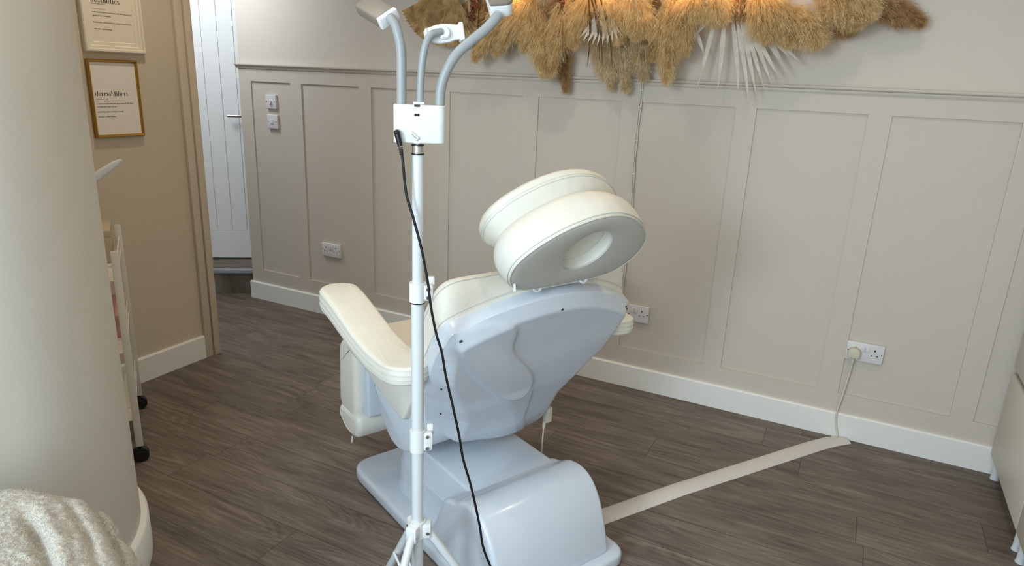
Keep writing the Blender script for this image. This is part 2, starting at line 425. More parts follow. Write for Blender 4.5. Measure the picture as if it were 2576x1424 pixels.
# plug and its cable
pt = thing('power_plug', 'beige three-pin plug in the right-hand double socket, cable hanging to the floor', 'plug', (.112, WY-.0065, .412))
g = G(); pl = round_poly([(-.024,-.020),(.024,-.020),(.027,.012),(.014,.028),(-.014,.028),(-.027,.012)], .010)
puff(g, resample(pl, 48), -.004, .030, .008, 4, lambda u,v,d: (u, -d-.002, v)); g.build('plug_body', M['beigeplug'], pt, True)
g = G(); g.tube(catmull([(0,-.016,-.018),(0,-.018,-.045),(-.003,-.012,-.10),(-.012,-.018,-.20),(-.022,-.022,-.29),(-.012,-.024,-.36),(-.002,-.026,-.388),(-.006,-.04,-.398)],8), .0038, 10)
g.tube([(0,-.016,-.012),(0,-.017,-.04)], [.0075,.005], 12)
g.build('plug_cable', M['cord_w'], pt, True)
# flat cable cover strip on the floor
g = G(); pc = [Vector(p) for p in ((-.648,2.008),(-.61,2.068),(-.42,2.37),(-.15,2.765),(.02,3.015),(.085,3.10),(.142,3.160))]
rg = []
for i, p in enumerate(pc):
    t = (pc[min(i+1,len(pc)-1)]-pc[max(i-1,0)]).normalized(); n = Vector((t.y,-t.x))
    rg.append([(p.x+n.x*a, p.y+n.y*a, z) for a, z in ((-.039,.0),(-.039,.002),(-.028,.0085),(-.010,.0115),(.010,.0115),(.028,.0085),(.039,.002),(.039,0))])
g.ring_loft(rg); tag(g.build('cable_cover', M['trunk'], smooth=True, sharp=50), 'pale grey rubber cable cover running over the floor from socket to chair', 'cable cover')

# ------------------------------------------------------------------ hanging cord for the flower lights
t = thing('hanging_cord', 'twin cream cord hanging down the panelled wall below the dried flowers', 'cord', (-.955, WY, 1.0))
k = []
for i in range(40):
    z = 1.70-i*.0325; k.append((z, -.955+.004*math.sin(z*9)))
for s in (-1, 1):
    g = G(); pts = [(x+.955+s*(.0022+.0035*abs(math.sin((z-1.0)*math.pi/.155))), -.006-.002*s*math.sin(z*13)-(.024 if z > 1.485 and z < 1.54 else 0)*1, z-1.0) for z, x in k if z > .5]
    g.tube(pts, .0021, 8); g.build('cord', M['cord_w'], t, True)
for z in (1.475, 1.40, 1.245, 1.09, .935, .78):
    g = G(); g.rbox(-.007, .007, -.011, .0, z-1.003, z-.997, .001, 1); g.build('cord_clip', M['cord_w'], t)

# ------------------------------------------------------------------ framed prints
def glyphs():
    st = .105; th = .045
    def stem(x, y0, y1, w=st): return [[(x, y0), (x+w, y0), (x+w, y1), (x, y1)]]
    def serif(x0, x1, y, h=.03): return [[(x0, y), (x1, y), (x1, y+h), (x0, y+h)]]
    def arc(cx, cy, rx, ry, a0, a1, wt=th, wk=st, n=14):
        out = []
        for i in range(n):
            q = []
            for a in (a0+(a1-a0)*i/n, a0+(a1-a0)*(i+1)/n):
                a = R(a); w = th+(wk-wt)*abs(math.cos(a))**1.5
                q.append(((cx+rx*math.cos(a), cy+ry*math.sin(a)), (cx+(rx-w)*math.cos(a), cy+(ry-w*.75)*math.sin(a))))
            out.append([q[0][0], q[1][0], q[1][1], q[0][1]])
        return out
    G_ = {}
    G_['l'] = (stem(.09, .0, .72)+serif(.02, .27, 0)+serif(.02,.1,.68), .29)
    G_['i'] = (stem(.09, 0, .46)+serif(.02,.27,0)+serif(.02,.1,.43)+arc(.14,.62,.06,.06,0,360,.05,.05), .29)
    G_['d'] = (stem(.37, 0, .72)+serif(.30,.38,.68)+serif(.46,.53,0)+arc(.25,.23,.22,.24,40,320), .55)
    G_['e'] = (arc(.24,.23,.21,.24,0,330)+serif(.08,.43,.24,.04), .47)
    G_['r'] = (stem(.09,0,.46)+serif(.02,.27,0)+serif(.02,.1,.43)+arc(.30,.30,.13,.16,60,160), .40)
    G_['m'] = (stem(.09,0,.46)+serif(.02,.25,0)+serif(.02,.1,.43)+arc(.28,.28,.14,.18,0,160)+stem(.32,0,.30)+serif(.27,.48,0)+arc(.54,.28,.14,.18,0,160)+stem(.58,0,.30)+serif(.53,.74,0), .76)
    G_['a'] = (stem(.28,.03,.32)+arc(.21,.32,.17,.14,0,160)+arc(.18,.14,.14,.14,60,330)+serif(.34,.45,0), .46)
    G_['f'] = (stem(.10,0,.58)+serif(.03,.27,0)+serif(.02,.30,.43)+arc(.25,.56,.15,.16,30,180), .33)
    G_['s'] = (arc(.18,.34,.14,.12,20,250)+arc(.18,.12,.15,.12,-160,70), .37)
    G_['t'] = (stem(.10,.06,.58)+serif(.01,.28,.43)+arc(.24,.11,.14,.11,180,320), .31)
    G_['h'] = (stem(.09,0,.72)+serif(.02,.25,0)+serif(.02,.1,.68)+arc(.28,.28,.16,.18,0,160)+stem(.34,0,.30)+serif(.29,.51,0), .53)
    G_['c'] = (arc(.24,.23,.21,.24,40,320), .44)
    G_[' '] = ([], .24)
    return G_
GL = glyphs()
def word(g, text, ox, oz, size, fn):
    x = ox
    for ch in text:
        qs, adv = GL[ch]
        for q in qs:
            g.add([fn(x+px*size, oz+pz*size, 0) for px, pz in q]+[fn(x+px*size, oz+pz*size, .0006) for px, pz in q],
                  [(0,3,2,1),(4,5,6,7),(0,1,5,4),(1,2,6,5),(2,3,7,6),(3,0,4,7)])
        x += adv*size
    return x-ox
def small_text(text, size, name, mat, parent, loc):
    cu = bpy.data.curves.new(name, 'FONT'); cu.body = text; cu.size = size; cu.extrude = .0002
    o = bpy.data.objects.new(name, cu); COL.objects.link(o)
    dg = bpy.context.evaluated_depsgraph_get(); me = bpy.data.meshes.new_from_object(o.evaluated_get(dg))
    bpy.data.objects.remove(o); n = bpy.data.objects.new(name, me); me.materials.clear(); me.materials.append(mat); COL.objects.link(n)
    n.parent = parent; n.location = loc; n.rotation_euler = (R(90), 0, R(90)); return n
def framed(y0, y1, z0, z1, depth, fw, label, mf, title, tw, tz, lines, paper, steps):
    t = thing('picture_frame', label, 'picture', (LX, (y0+y1)/2, z0), 0)
    w = (y1-y0)/2; h = z1-z0
    # mitred profile swept round the rectangle: (inset, height)
    g = G(); rings = []
    for ins, dx in steps:
        rings.append([(dx, -w+ins, ins), (dx, w-ins, ins), (dx, w-ins, h-ins), (dx, -w+ins, h-ins)])
    g.ring_loft(rings, False, False); g.build('frame', mf, t)
    last = steps[-1]
    G().box(0.001, last[1]+.001, -w+last[0]-.002, w-last[0]+.002, last[0]-.002, h-last[0]+.002).build('print', paper, t)
    px = last[1]+.0012
    g = G(); L0 = word(G(), title, 0, 0, 1, idf if False else (lambda u,v,d:(u,v,d)))
    s = tw/L0; ys = -w+last[0]+.008
    word(g, title, ys, tz-z0, s, lambda u,v,d: (px+d*.3, u, v)); g.build('title_lettering', M['ink'], t)
    for txt, zz, sz, ml in lines:
        small_text(txt, sz, 'caption_lettering', ml, t, (px, ys+.001, zz-z0))
    g = G(); g.box(px-.0005, px+.0003, ys, ys+.062, tz-z0-.0262, tz-z0-.0254); g.build('rule_line', M['ink2'], t)
    return t
gold_steps = [(0,0),(0,.017),(.003,.021),(.006,.021),(.010,.016),(.0125,.010)]
framed(1.861, 2.088, 1.181, 1.508, .02, .012, 'gold-framed print reading dermal fillers, lower of the two prints', M['gold'], 'dermal fillers', .150, 1.358,
  [('(noun) der-mal', 1.342, .009, M['ink2']), ('a substance injected into deep lines to fill them,', 1.322, .0088, M['ink']), ('wrinkles and add volume', 1.309, .0088, M['ink']), ('something often coming in handy', 1.288, .0088, M['ink']), ('see also: a filler beauty', 1.268, .0088, M['ink'])], M['paper'], gold_steps)
wsteps = [(0,0),(0,.020),(.004,.024),(.012,.024),(.015,.018),(.024,.018),(.028,.013),(.040,.013),(.044,.009)]
framed(1.862, 2.136, 1.538, 1.94, .024, .045, 'cream-framed print reading aesthetics, above the gold-framed one', M['frame_w'], 'aesthetics', .128, 1.736,
  [('(noun) aes-thet-ics', 1.728, .009, M['ink2']), ('a set of principles concerned with the nature and', 1.695, .0088, M['ink']), ('appreciation of beauty', 1.681, .0088, M['ink']), ('treatments administered by skilled practitioners', 1.655, .0088, M['ink']), ('see also: enjoy beauty', 1.628, .0088, M['ink'])], M['paper2'], wsteps)

# ------------------------------------------------------------------ cabinets on the right
CX = .68
def cabinet(y0, y1, label):
    t = thing('cabinet', label, 'cabinet', (CX+.2, (y0+y1)/2, 0), 0, None)
    h = (y1-y0)/2
    G().rbox(-.18, .20, -h, h, .095, 1.02, .003, 2).build('carcass', M['cab'], t, True)
    g = G(); g.box(-.184, -.178, -h+.004, h-.004, .455, .492); g.build('handle_recess', M['cabin'], t)
    d = G().rbox(-.20, -.182, -h+.0015, h-.0015, .093, .458, .002, 2).build('door', M['cab'], t, True)
    d = G().rbox(-.20, -.182, -h+.0015, h-.0015, .482, 1.02, .002, 2).build('drawer_front', M['cab'], t, True)
    for sx in (-.172, .15):
        for sy in (-1, 1):
            yy = sy*(h-.036)
            G().tube([(sx+.0, yy, .0), (sx, yy, .004), (sx, yy, .012), (sx, yy, .094)], [.017,.0165,.0145,.0145], 20).build('leg', M['metal_w'], t, True)
    return t
cabinet(2.583, WY-.018, 'cream flat-fronted cabinet on round white legs, against the panelled wall')
cabinet(1.98, 2.580, 'cream flat-fronted cabinet at the right picture edge, nearer the viewer')

# ------------------------------------------------------------------ treatment chair
CB, CA = 1.245, 1.6
da = Vector((-.90334, .42894)); db = Vector((.42894, .90334))
co = da*CA+db*CB
chair = thing('treatment_chair', 'white and cream reclining treatment chair seen from behind, on a moulded base', 'chair', (co.x, co.y, 0), math.atan2(db.y, db.x))
def cl(b, a, z): return (b-CB, a-CA, z)          # chair coordinates -> local
NA, NZ = .818, .576
def bp_(u, s, d): return (u, (1.41-.576*s+NA*d)-CA, .83+.818*s+NZ*d)    # backrest plane
I = np.interp
# --- base plate
g = G(); pl = resample(round_poly([(.965-CB,1.215-CA),(1.485-CB,1.215-CA),(1.485-CB,2.20-CA),(.965-CB,2.20-CA)], [.06,.06,.09,.09], 8), 160)
puff(g, pl, .002, .052, .014, 4, idf); g.build('base_plate', M['plastic'], chair, True)
# --- rear motor hump
hp = [(1.515,.262),(1.487,.266),(1.468,.283),(1.445,.293),(1.415,.298),(1.387,.297),(1.365,.291),(1.345,.279),(1.325,.261),(1.307,.236),(1.292,.208),(1.279,.178),(1.268,.148),(1.258,.112),(1.25,.08),(1.246,.045),(1.66,.045),(1.635,.09),(1.60,.14),(1.575,.20),(1.555,.245)]
hp = smooth_poly(resample(hp, 120), 3)
g = G(); puff(g, hp, .985-CB, 1.425-CB, .014, 4, lambda a,z,d: (d, a-CA, z)); g.build('motor_cover', M['plastic'], chair, True, sharp=50)
# --- lift housing between hump and seat
def sect(a, topz, w1, w2):   # cross-section ring at a
    c = 1.235-CB
    pts = [(-w2-.010,.045),(-w2-.002,.075),(-w2,.10),(-w2+.002,.158),(-w2+.006,.166),(-w1-.004,topz-.010),(-w1+.001,topz-.003),(-w1+.008,topz),(w1-.008,topz),(w1-.001,topz-.003),(w1+.004,topz-.010),(w2-.006,.166),(w2-.002,.158),(w2,.10),(w2+.002,.075),(w2+.010,.045)]
    return [(c+x, a-CA, z) for x, z in pts]
g = G(); g.ring_loft([sect(1.46,.262,.166,.190),sect(1.60,.263,.166,.190),sect(1.90,.265,.166,.190),sect(1.945,.260,.160,.182),sect(1.97,.24,.15,.17),sect(1.982,.20,.13,.15)])
g.build('lift_housing', M['plastic'], chair, True, sharp=24)
# --- seat shell (skirt)
sk = round_poly([(1.95,.50),(1.905,.43),(1.885,.385),(1.825,.330),(1.765,.321),(1.69,.344),(1.65,.42),(1.66,.50)], [.02,.03,.04,.04,.05,.05,.04,.02], 6)
g = G(); puff(g, resample(sk, 120), -.298, .25, .012, 4, lambda a,z,d: (d, a-CA, z)); g.build('seat_shell', M['plastic'], chair, True, sharp=45)
# --- seat cushion
sc_ = round_poly([(2.20,.60),(2.20,.52),(2.05,.50),(1.74,.47),(1.66,.47),(1.64,.60)], .03, 6)
g = G(); puff(g, resample(sc_, 120), -.285, .285, .028, 5, lambda a,z,d: (d, a-CA, z)); g.build('seat_cushion', M['vinyl'], chair, True, sharp=60)
# --- back shell
def w_of(s): return float(I(s, [-.66,-.55,-.40,-.20,.03,.2], [.275,.305,.335,.355,.362,.362]))
def wl_of(s): return float(I(s, [-.6,-.5,-.40,-.25,-.1,.03,.2], [.20,.235,.275,.325,.352,.362,.362]))
def top_of(b): return .121-.85*(b+.03)**2
def bot_of(b): return float(I(b, [-.25,-.15,-.05,0,.05,.12,.2,.3], [-.515,-.548,-.58,-.600,-.617,-.632,-.633,-.62]))
def outline_shell():
    P = []
    for b in np.linspace(-.345, .35, 31): P.append((b, top_of(b)))       # head end arc, left to right
    for s in np.linspace(-.02,-.52,16): P.append((w_of(s), s))
    P += [(.300,-.565),(.275,-.60)]
    for b in np.linspace(.235,-.20,14): P.append((b, bot_of(b)))
    P += [(-.228,-.495)]
    for s in np.linspace(-.46,-.03,16): P.append((-wl_of(s), s))
    return P
OS = smooth_poly(resample(outline_shell(), 260), 2)
def bev_of(s): return float(I(s, [-.66,-.5,-.39,-.25,-.17,.0,.1], [.05,.085,.12,.085,.050,.040,.040]))
def dep_of(s): return float(I(s, [-.66,-.5,-.3,-.1,.05,.12], [.062,.074,.066,.046,.030,.026]))
def sst(x): x = max(0., min(1., x)); return x*x*(3-2*x)
def edge_d(x):
    # straight bevel with a small rounding at the crease
    x = max(0., x)
    return x if x < .86 else (1.0 if x > 1.14 else x-((x-.86)**2)/.56)
EMB = [(-.346,.03),(-.322,-.01),(-.279,-.078),(-.188,-.182),(-.074,-.294),(.018,-.338),(.046,-.305),(.052,-.27),(.013,-.200),(-.062,-.120),(-.108,-.075),(-.138,-.035),(-.140,.01),(-.150,.055),(-.19,.075),(-.26,.07),(-.32,.055)]
EMB = smooth_poly(resample(EMB, 70), 4).tolist()
RDG = [(.052,-.28),(.075,-.34),(.092,-.40),(.108,-.483),(.15,-.56),(.19,-.65)]
def sd_poly(p, poly):
    d = 1e9; ins = False; n = len(poly)
    for i in range(n):
        ax, ay = poly[i]; bx, by = poly[(i+1)%n]
        ex, ey = bx-ax, by-ay; wx, wy = p[0]-ax, p[1]-ay
        t = max(0, min(1, (wx*ex+wy*ey)/(ex*ex+ey*ey)))
        dx, dy = wx-ex*t, wy-ey*t; d = min(d, dx*dx+dy*dy)
        if (ay > p[1]) != (by > p[1]) and p[0] < (bx-ax)*(p[1]-ay)/(by-ay)+ax: ins = not ins
    return -math.sqrt(d) if ins else math.sqrt(d)
def shell_depth(b, s):
    de = (w_of(s)-b) if b > 0 else (wl_of(s)+b)
    x = max(0,de)/bev_of(s)
    xt = max(0, top_of(b)-s)/.040; xb = max(0, s-bot_of(b))/.03
    base = dep_of(s)*edge_d(x)*edge_d(xt)*(.35+.65*edge_d(xb))
    e = sd_poly((b, s), EMB)
    base += .007*(1-sst((e+.007)/.014))          # moulded plateau
    xr = float(I(-s, [-q[1] for q in RDG], [q[0] for q in RDG]))
    if s < -.27: base += .006*(1-sst((b-xr+.008)/.016))*sst((-s-.27)/.06)
    # lower centre bulge over the actuator
    base += .016*math.exp(-((b-.06)/.15)**2-((s+.58)/.12)**2)*min(1,max(0,s-bot_of(b))/.05)
    return base
g = G(); c0 = np.array((0., -.27)); rings = []
for d, ins in ((.045,.004),(.030,.001),(.012,0),(.003,.0)): rings.append([bp_(u, v, d) for u, v in inset(OS, ins)])
ks = [1,.996,.99,.98,.97,.96,.95,.94,.93,.92,.91,.90,.89,.88,.87]+[.87-.87*i/80 for i in range(1,80)]
for k in ks:
    q = c0+(OS-c0)*k; rings.append([bp_(u, v, -shell_depth(u, v)) for u, v in q])
g.ring_loft(rings, True, True); g.build('back_shell', M['plastic'], chair, True, sharp=60)
for (u, v) in ((-.322,.028),(-.005,.082),(.322,-.005),(-.300,-.20),(-.245,-.36)):
    g = G(); d = shell_depth(u, v); g.tube([bp_(u,v,-d+.004), bp_(u,v,-d-.0002), bp_(u,v,-d-.0006)], [.005,.005,.0035], 16); g.build('screw', M['screw'], chair, True)
# --- back cushion
bc = round_poly([(-.30,-.41),(.30,-.41),(.35,-.12),(.352,.112),(-.352,.112),(-.35,-.12)], [.04,.04,.2,.07,.07,.2], 8)
bcd = resample(bc, 200)
def cushmap(u, v, d):
    k = max(0., min(1., (d-.04)/.06)); vt = top_of(u)+.002
    if v > -.1:
        lim = vt*(1-k)+(.116)*k; f = max(0., (v+.1)/.212); v = v*(1-f)+(-.1+(lim+.1)*((v+.1)/.212))*f
    return bp_(u, v, d)
g = G(); puff(g, bcd, .022, .135, .030, 7, cushmap, 0, .012, 6); g.build('back_cushion', M['vinyl'], chair, True, sharp=60)
g = G()
for dd, ins in ((.047,-.0012),(.108,-.0012)):
    q = inset(bcd, ins); pts = [cushmap(u, v, dd) for u, v in q]
    g.tube(pts+[pts[0]], .0017, 6, False)
g.build('piping', M['piping'], chair, True)
# --- headrest: two stacked oval cushions
HA, HZ = 1.27, 1.06
def hp_(u, s, d): return (u, (HA-.574*s+.819*d)-CA, HZ+.819*s+.574*d)
def oval(hw, s0, s1, n=120, ex=2.25):
    c = (s0+s1)/2; h = (s1-s0)/2; out = []
    for i in range(n):
        a = 2*math.pi*i/n; out.append((hw*math.cos(a), c+h*math.sin(a)))
    return np.array(out)
def dshape(k=1.0, n=120):
    H = [(0,-.126),(.10,-.126),(.168,-.115),(.208,-.090),(.232,-.050),(.236,-.012),(.222,.026),(.190,.064),(.150,.095),(.105,.120),(.05,.138),(0,.143)]
    P = H+[(-x, y) for x, y in H[-2:0:-1]]
    P = smooth_poly(resample(P, 240), 5)
    out = []
    for i in range(n):                      # resample by angle so it pairs with the oval recess
        a = 2*math.pi*i/n; an = np.arctan2(P[:,1]-.008, P[:,0]); j = int(np.argmin(np.abs((an-a+math.pi)%(2*math.pi)-math.pi))); out.append(P[j])
    return smooth_poly(np.array(out), 2)*k
HW = .232
o1 = dshape(); hole = oval(.076, -.060, .084)
g = G(); rings = []
c1 = np.array((0,.01)); N1 = 120
def al(P): return P
fl = .0
rings.append([hp_(u, v, .034) for u, v in (c1*0+np.array((0,.011))+(hole-np.array((0,.011)))*.02)])
rings.append([hp_(u, v, .034) for u, v in (np.array((0,.011))+(hole-np.array((0,.011)))*.9)])
rings.append([hp_(u, v, .0345) for u, v in (np.array((0,.011))+(hole-np.array((0,.011)))*.97)])
rings.append([hp_(u, v, .036) for u, v in hole*1.0])
rings.append([hp_(u, v, .006) for u, v in (np.array((0,.011))+(hole-np.array((0,.011)))*1.03)])
rings.append([hp_(u, v, .001) for u, v in (np.array((0,.011))+(hole-np.array((0,.011)))*1.05)])
h2 = (np.array((0,.011))+(hole-np.array((0,.011)))*1.10)
for k in (.15,.3,.45,.6,.75,.88,.96): rings.append([hp_(u, v, -.003*math.sin(k*math.pi)) for u, v in (h2*(1-k)+inset(o1,.006)*k)])
rings.append([hp_(u, v, .003) for u, v in inset(o1, .001)])
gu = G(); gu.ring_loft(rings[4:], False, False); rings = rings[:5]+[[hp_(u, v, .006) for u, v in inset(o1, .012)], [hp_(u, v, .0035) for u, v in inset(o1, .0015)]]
rings.append([hp_(u, v, .010) for u, v in inset(o1, -.002)])
for j in range(9):
    t = j/8; rr = .030*t**4; rings.append([hp_(u, v, .016+.102*t) for u, v in inset(o1, -.003+rr-.010*math.sin(t*math.pi)*.8)])
for k in (.9,.6,.3,.05): rings.append([hp_(u, v, .119) for u, v in inset(o1,.03)*k+np.array((0,.01))*(1-k)])
g.ring_loft(rings, True, True)
hr = g.build('headrest_cushion', M['vinyl'], chair, True, sharp=50); hr['label'] = 'lower headrest cushion with an oval breathing recess'
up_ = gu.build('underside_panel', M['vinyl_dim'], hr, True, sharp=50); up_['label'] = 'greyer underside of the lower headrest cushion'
g = G()
for dd, ins in ((.0025,.000),(.0105,-.0035)):
    pts = [hp_(u, v, dd) for u, v in inset(o1, ins)]; g.tube(pts+[pts[0]], .0017, 6, False)
pts = [hp_(u, v, .002) for u, v in (np.array((0,.011))+(hole-np.array((0,.011)))*1.11)]; g.tube(pts+[pts[0]], .0012, 6, False)
g.build('zip_piping', M['piping'], hr, True)
zx = hp_(-.20, -.078, .004)
g = G(); g.tube([zx, (zx[0]-.002, zx[1]-.006, zx[2]-.022)], [.0035,.0035], 8); g.build('zip_pull', M['plastic2'], hr, True)
o2 = dshape()
g = G(); rings = []
for k in (.05,.5,.9): rings.append([hp_(u, v, .117) for u, v in inset(o2,.030)*k+np.array((0,.01))*(1-k)])
for j in range(21):
    t = j/20; rr = .001+float(I(t, [0,.10,.30,.44,.5,.56,.75,.88,.95,1], [.034,.026,.010,.0015,.0005,.0,.0,.007,.015,.030])); rings.append([hp_(u, v, .117+.080*t) for u, v in inset(o2, rr)])
for k in (.9,.6,.3,.05): rings.append([hp_(u, v, .197+.006*(1-k)) for u, v in inset(o2,.026)*k+np.array((0,.01))*(1-k)])
g.ring_loft(rings, True, True); hu = g.build('headrest_cushion', M['vinyl'], chair, True, sharp=60); hu['label'] = 'upper headrest cushion, pushed against the lower one'
g = G()
for dd, ins in ((.154,.0012),(.161,.0012)):
    pts = [hp_(u, v, dd) for u, v in inset(o2, ins)]; g.tube(pts+[pts[0]], .0017, 6, False)
g.build('piping', M['piping'], hu, True)
for u in (-.10, .07):
    g = G(); a_ = Vector(hp_(u, -.118, .012)); b_ = Vector(bp_(u, .108, .06))
    g.tube(catmull([a_+Vector((-.02,0,0)), a_+Vector((-.012,-.004,-.012)), a_+Vector((0,-.006,-.018)), a_+Vector((.012,-.004,-.012)), a_+Vector((.02,0,0))],6), .004, 8)
    g.tube([hp_(u,-.10,.055), bp_(u,.05,.07)], .009, 12)
    g.build('headrest_bracket', M['metal_w'], chair, True)
# --- armrests (mirrored)
def zc(a): return float(I(a, [1.46,1.60,1.68,1.76,1.86,1.95,2.02,2.15,2.25], [.742,.728,.732,.748,.782,.813,.828,.832,.826]))
stad = []
aw = .066
for k in range(25): a = math.pi*k/24; stad.append((1.565-.07*math.sin(a), -aw*math.cos(a)))
for q in np.linspace(1.6,1.97,22): stad.append((q, aw))
for k in range(25): a = math.pi*k/24; stad.append((2.005+.06*math.sin(a), aw*math.cos(a)))
for q in np.linspace(1.97,1.6,22): stad.append((q, -aw))
sd = smooth_poly(resample(stad, 150), 2)
for sgn in (-1, 1):
    xc = -.378 if sgn < 0 else .412
    ash = 0 if sgn < 0 else -.035
    mp = lambda a, b, d: (xc+b, a+ash-CA, zc(a)+d*float(I(a, [1.5,1.75,2.0], [.76,.9,1.0])))
    g = G(); puff(g, sd, -.072, 0, .012, 4, mp, 0, .004, 4); ar = g.build('armrest', M['vinyl'], chair, True, sharp=60)
    g = G()
    for dd, ins in ((-.010,.0008),(-.030,-.0008),(-.048,-.0008)):
        pts = [mp(u, v, dd) for u, v in inset(sd, ins)]; g.tube(pts+[pts[0]], .0017, 6, False)
    g.build('piping', M['piping'], ar, True)
    # vinyl wedge under the armrest
    wd = round_poly([(2.03,.78),(2.04,.58),(1.85,.507),(1.694,.468),(1.655,.53),(1.61,.62),(1.60,.69),(1.75,.70)], [.01,.03,.05,.012,.02,.03,.01,.01], 6)
    g = G(); puff(g, resample(wd, 120), sgn*.301-.022, sgn*.301+.022, .007, 3, lambda a,z,d: (d, a-CA, z)); g.build('side_bolster', M['vinyl'], chair, True, sharp=60)
# --- leg rest
lr = round_poly([(2.12,.578),(2.21,.572),(2.262,.535),(2.275,.30),(2.25,.262),(2.14,.262),(2.12,.30)], [.02,.04,.04,.03,.03,.02,.02], 6)
g = G(); puff(g, resample(lr, 120), -.283, .283, .026, 5, lambda a,z,d: (d, a-CA, z)); g.build('leg_rest_cushion', M['vinyl'], chair, True, sharp=60)
g = G(); g.rbox(-.255, .255, 2.075-CA, 2.13-CA, .285, .545, .012, 3); g.build('leg_rest_shell', M['plastic'], chair, True)
fr = round_poly([(2.262,.288),(2.275,.235),(2.20,.182),(2.12,.185),(2.09,.24),(2.10,.288)], .035, 6)
g = G(); puff(g, resample(fr, 100), -.288, .288, .024, 5, lambda a,z,d: (d, a-CA, z)); ft = g.build('foot_cushion', M['vinyl'], chair, True, sharp=60)
g = G(); pts = [(-.2885+.001, a-CA, z) for a, z in inset(resample(fr,100), .022)]; g.tube(pts+[pts[0]], .002, 6, False); g.tube([(-.286,2.15-CA,.19),(-.288,2.15-CA,.165)], .003, 8); g.build('zip_piping', M['piping'], ft, True)
# --- connector and cable below the shell
g = G(); a_ = cl(1.53, 1.70, .30)
g.rbox(a_[0]-.012, a_[0]+.016, a_[1]-.012, a_[1]+.012, .285, .345, .004, 2)
g.tube([(a_[0]-.012, a_[1], .292), (a_[0]-.014, a_[1], .262)], [.007,.005], 10)
g.tube(catmull([(a_[0]-.014, a_[1], .265),(a_[0]-.016, a_[1], .20),(a_[0]-.02,a_[1],.10),(a_[0]-.05,a_[1]-.02,.058)],6), .003, 8)
g.build('motor_cable', M['cord_w'], chair, True)
g = G(); p = cl(1.45,1.235,.0); g.tube(catmull([cl(1.425,1.315,.075),cl(1.452,1.32,.070),cl(1.478,1.345,.058),cl(1.495,1.37,.02),cl(1.50,1.40,.007),cl(1.515,1.46,.007)],6), .006, 10); g.build('mains_cable', M['cord_w'], chair, True)

# ------------------------------------------------------------------ lamp stand
LP = Vector((-.871, 1.261)); LR = Vector((.8228, .5683)); LV = Vector((-.5683, .8228))
lamp = thing('tripod_lamp', 'white tripod stand with grey gooseneck lamps and a phone clamp, in front of the chair', 'lamp', (LP.x, LP.y, 0), math.atan2(LR.y, LR.x))
def col(z0, z1, r, name, mat, par=lamp, n=28): return G().cyl((0,0,z0), (0,0,z1), r, n).build(name, mat, par, True)
col(.14, 1.02, .0152, 'lower_pole', M['metal_w']); col(.99, 1.335, .0128, 'upper_pole', M['metal_w'])
col(1.333, 1.352, .0125, 'clear_sleeve', M['chrome'])
for z in (1.3335, 1.3525): col(z-.0016, z+.0016, .0142, 'rubber_ring', M['black'])
col(.9885, .9915, .0178, 'rubber_ring', M['black'])
col(1.352, 1.362, .005, 'ball_stem', M['metal_w'])
def clamp(z0, z1):
    g = G(); g.cyl((0,0,z0),(0,0,z1),.0195,28); g.rbox(.008,.036,-.012,.012,z0+.004,z1-.004,.004,2)
    c_ = g.build('pole_clamp', M['plastic2'], lamp, True)
    for z in (z0+.013, z1-.013):
        G().tube([(.024,-.0115,z),(.024,-.0165,z)], .0048, 6).build('hex_bolt', M['chrome'], c_)
    g = G(); g.rbox(.022,.040,.004,.016,z1-.02,z1+.012,.004,2); g.build('clamp_lever', M['plastic2'], c_, True)
clamp(.992, 1.038); clamp(.597, .655)
# tripod hub, legs, braces
g = G(); g.cyl((0,0,.345),(0,0,.392),.021,28)
legs = [R(150), R(275), R(30)]
rot0 = math.atan2(LR.y, LR.x)
for a in legs:
    a -= rot0; d = Vector((math.cos(a), math.sin(a), 0)); s = Vector((-d.y, d.x, 0))
    mt = Matrix(((d.x,s.x,0,0),(d.y,s.y,0,0),(0,0,1,0),(0,0,0,1)))
    g.rbox(.010,.036,-.015,.015,.346,.388,.004,2, mt)
hub = g.build('tripod_hub', M['plastic2'], lamp, True)
for a in legs:
    a -= rot0; d = Vector((math.cos(a), math.sin(a), 0)); s = Vector((-d.y, d.x, 0))
    top = d*.028+Vector((0,0,.362)); ft_ = d*.255+Vector((0,0,.012))
    lg = G().tube([top, ft_], .0112, 18).build('leg', M['metal_w'], lamp, True)
    G().tube([ft_+(top-ft_).normalized()*.04, ft_-(top-ft_).normalized()*.006], [.014,.013], 16).build('rubber_foot', M['black'], lg, True)
    mid = top.lerp(ft_, .42)
    for q in (-1, 1):
        G().tube([mid+s*q*.014, d*.016+s*q*.014+Vector((0,0,.165))], .0035, 8).build('brace', M['metal_w'], lamp, True)
    G().cyl(tuple(top+s*.0165), tuple(top-s*.0165), .0052, 8).build('hex_bolt', M['chrome'], hub, True)
col(.15, .18, .019, 'brace_collar', M['plastic2'])
# control box
g = G(); puff(g, resample(round_poly([(-.0515,-.02),(.0595,-.02),(.0595,.028),(-.0515,.028)], [.006,.018,.018,.006], 8), 90), 1.358, 1.4385, .003, 3, idf)
bx = g.build('control_box', M['plastic2'], lamp, True)
G().rbox(-.0075,.0035,-.0212,-.0185,1.4155,1.4205,.0006,1).build('usb_port', M['dark'], bx)
G().rbox(-.0075,.0045,-.0215,-.016,1.4345,1.4392,.0006,1).build('latch_slot', M['dark'], bx)
mt = Matrix.Translation((-.008,-.0235,1.3735)) @ Matrix.Rotation(R(40), 4, 'Y')
g = G(); g.rbox(-.0115,.0115,-.0025,.004,-.0048,.0048,.0024,3, mt); bt = g.build('rocker_button', M['plastic2'], bx, True)
g = G()
for i in range(9): g.rbox(-.0068+i*.0016,-.0058+i*.0016,-.0028,-.0024,-.0011,.0011,.0001,1, mt)
g.build('button_marking', M['ink2'], bt)
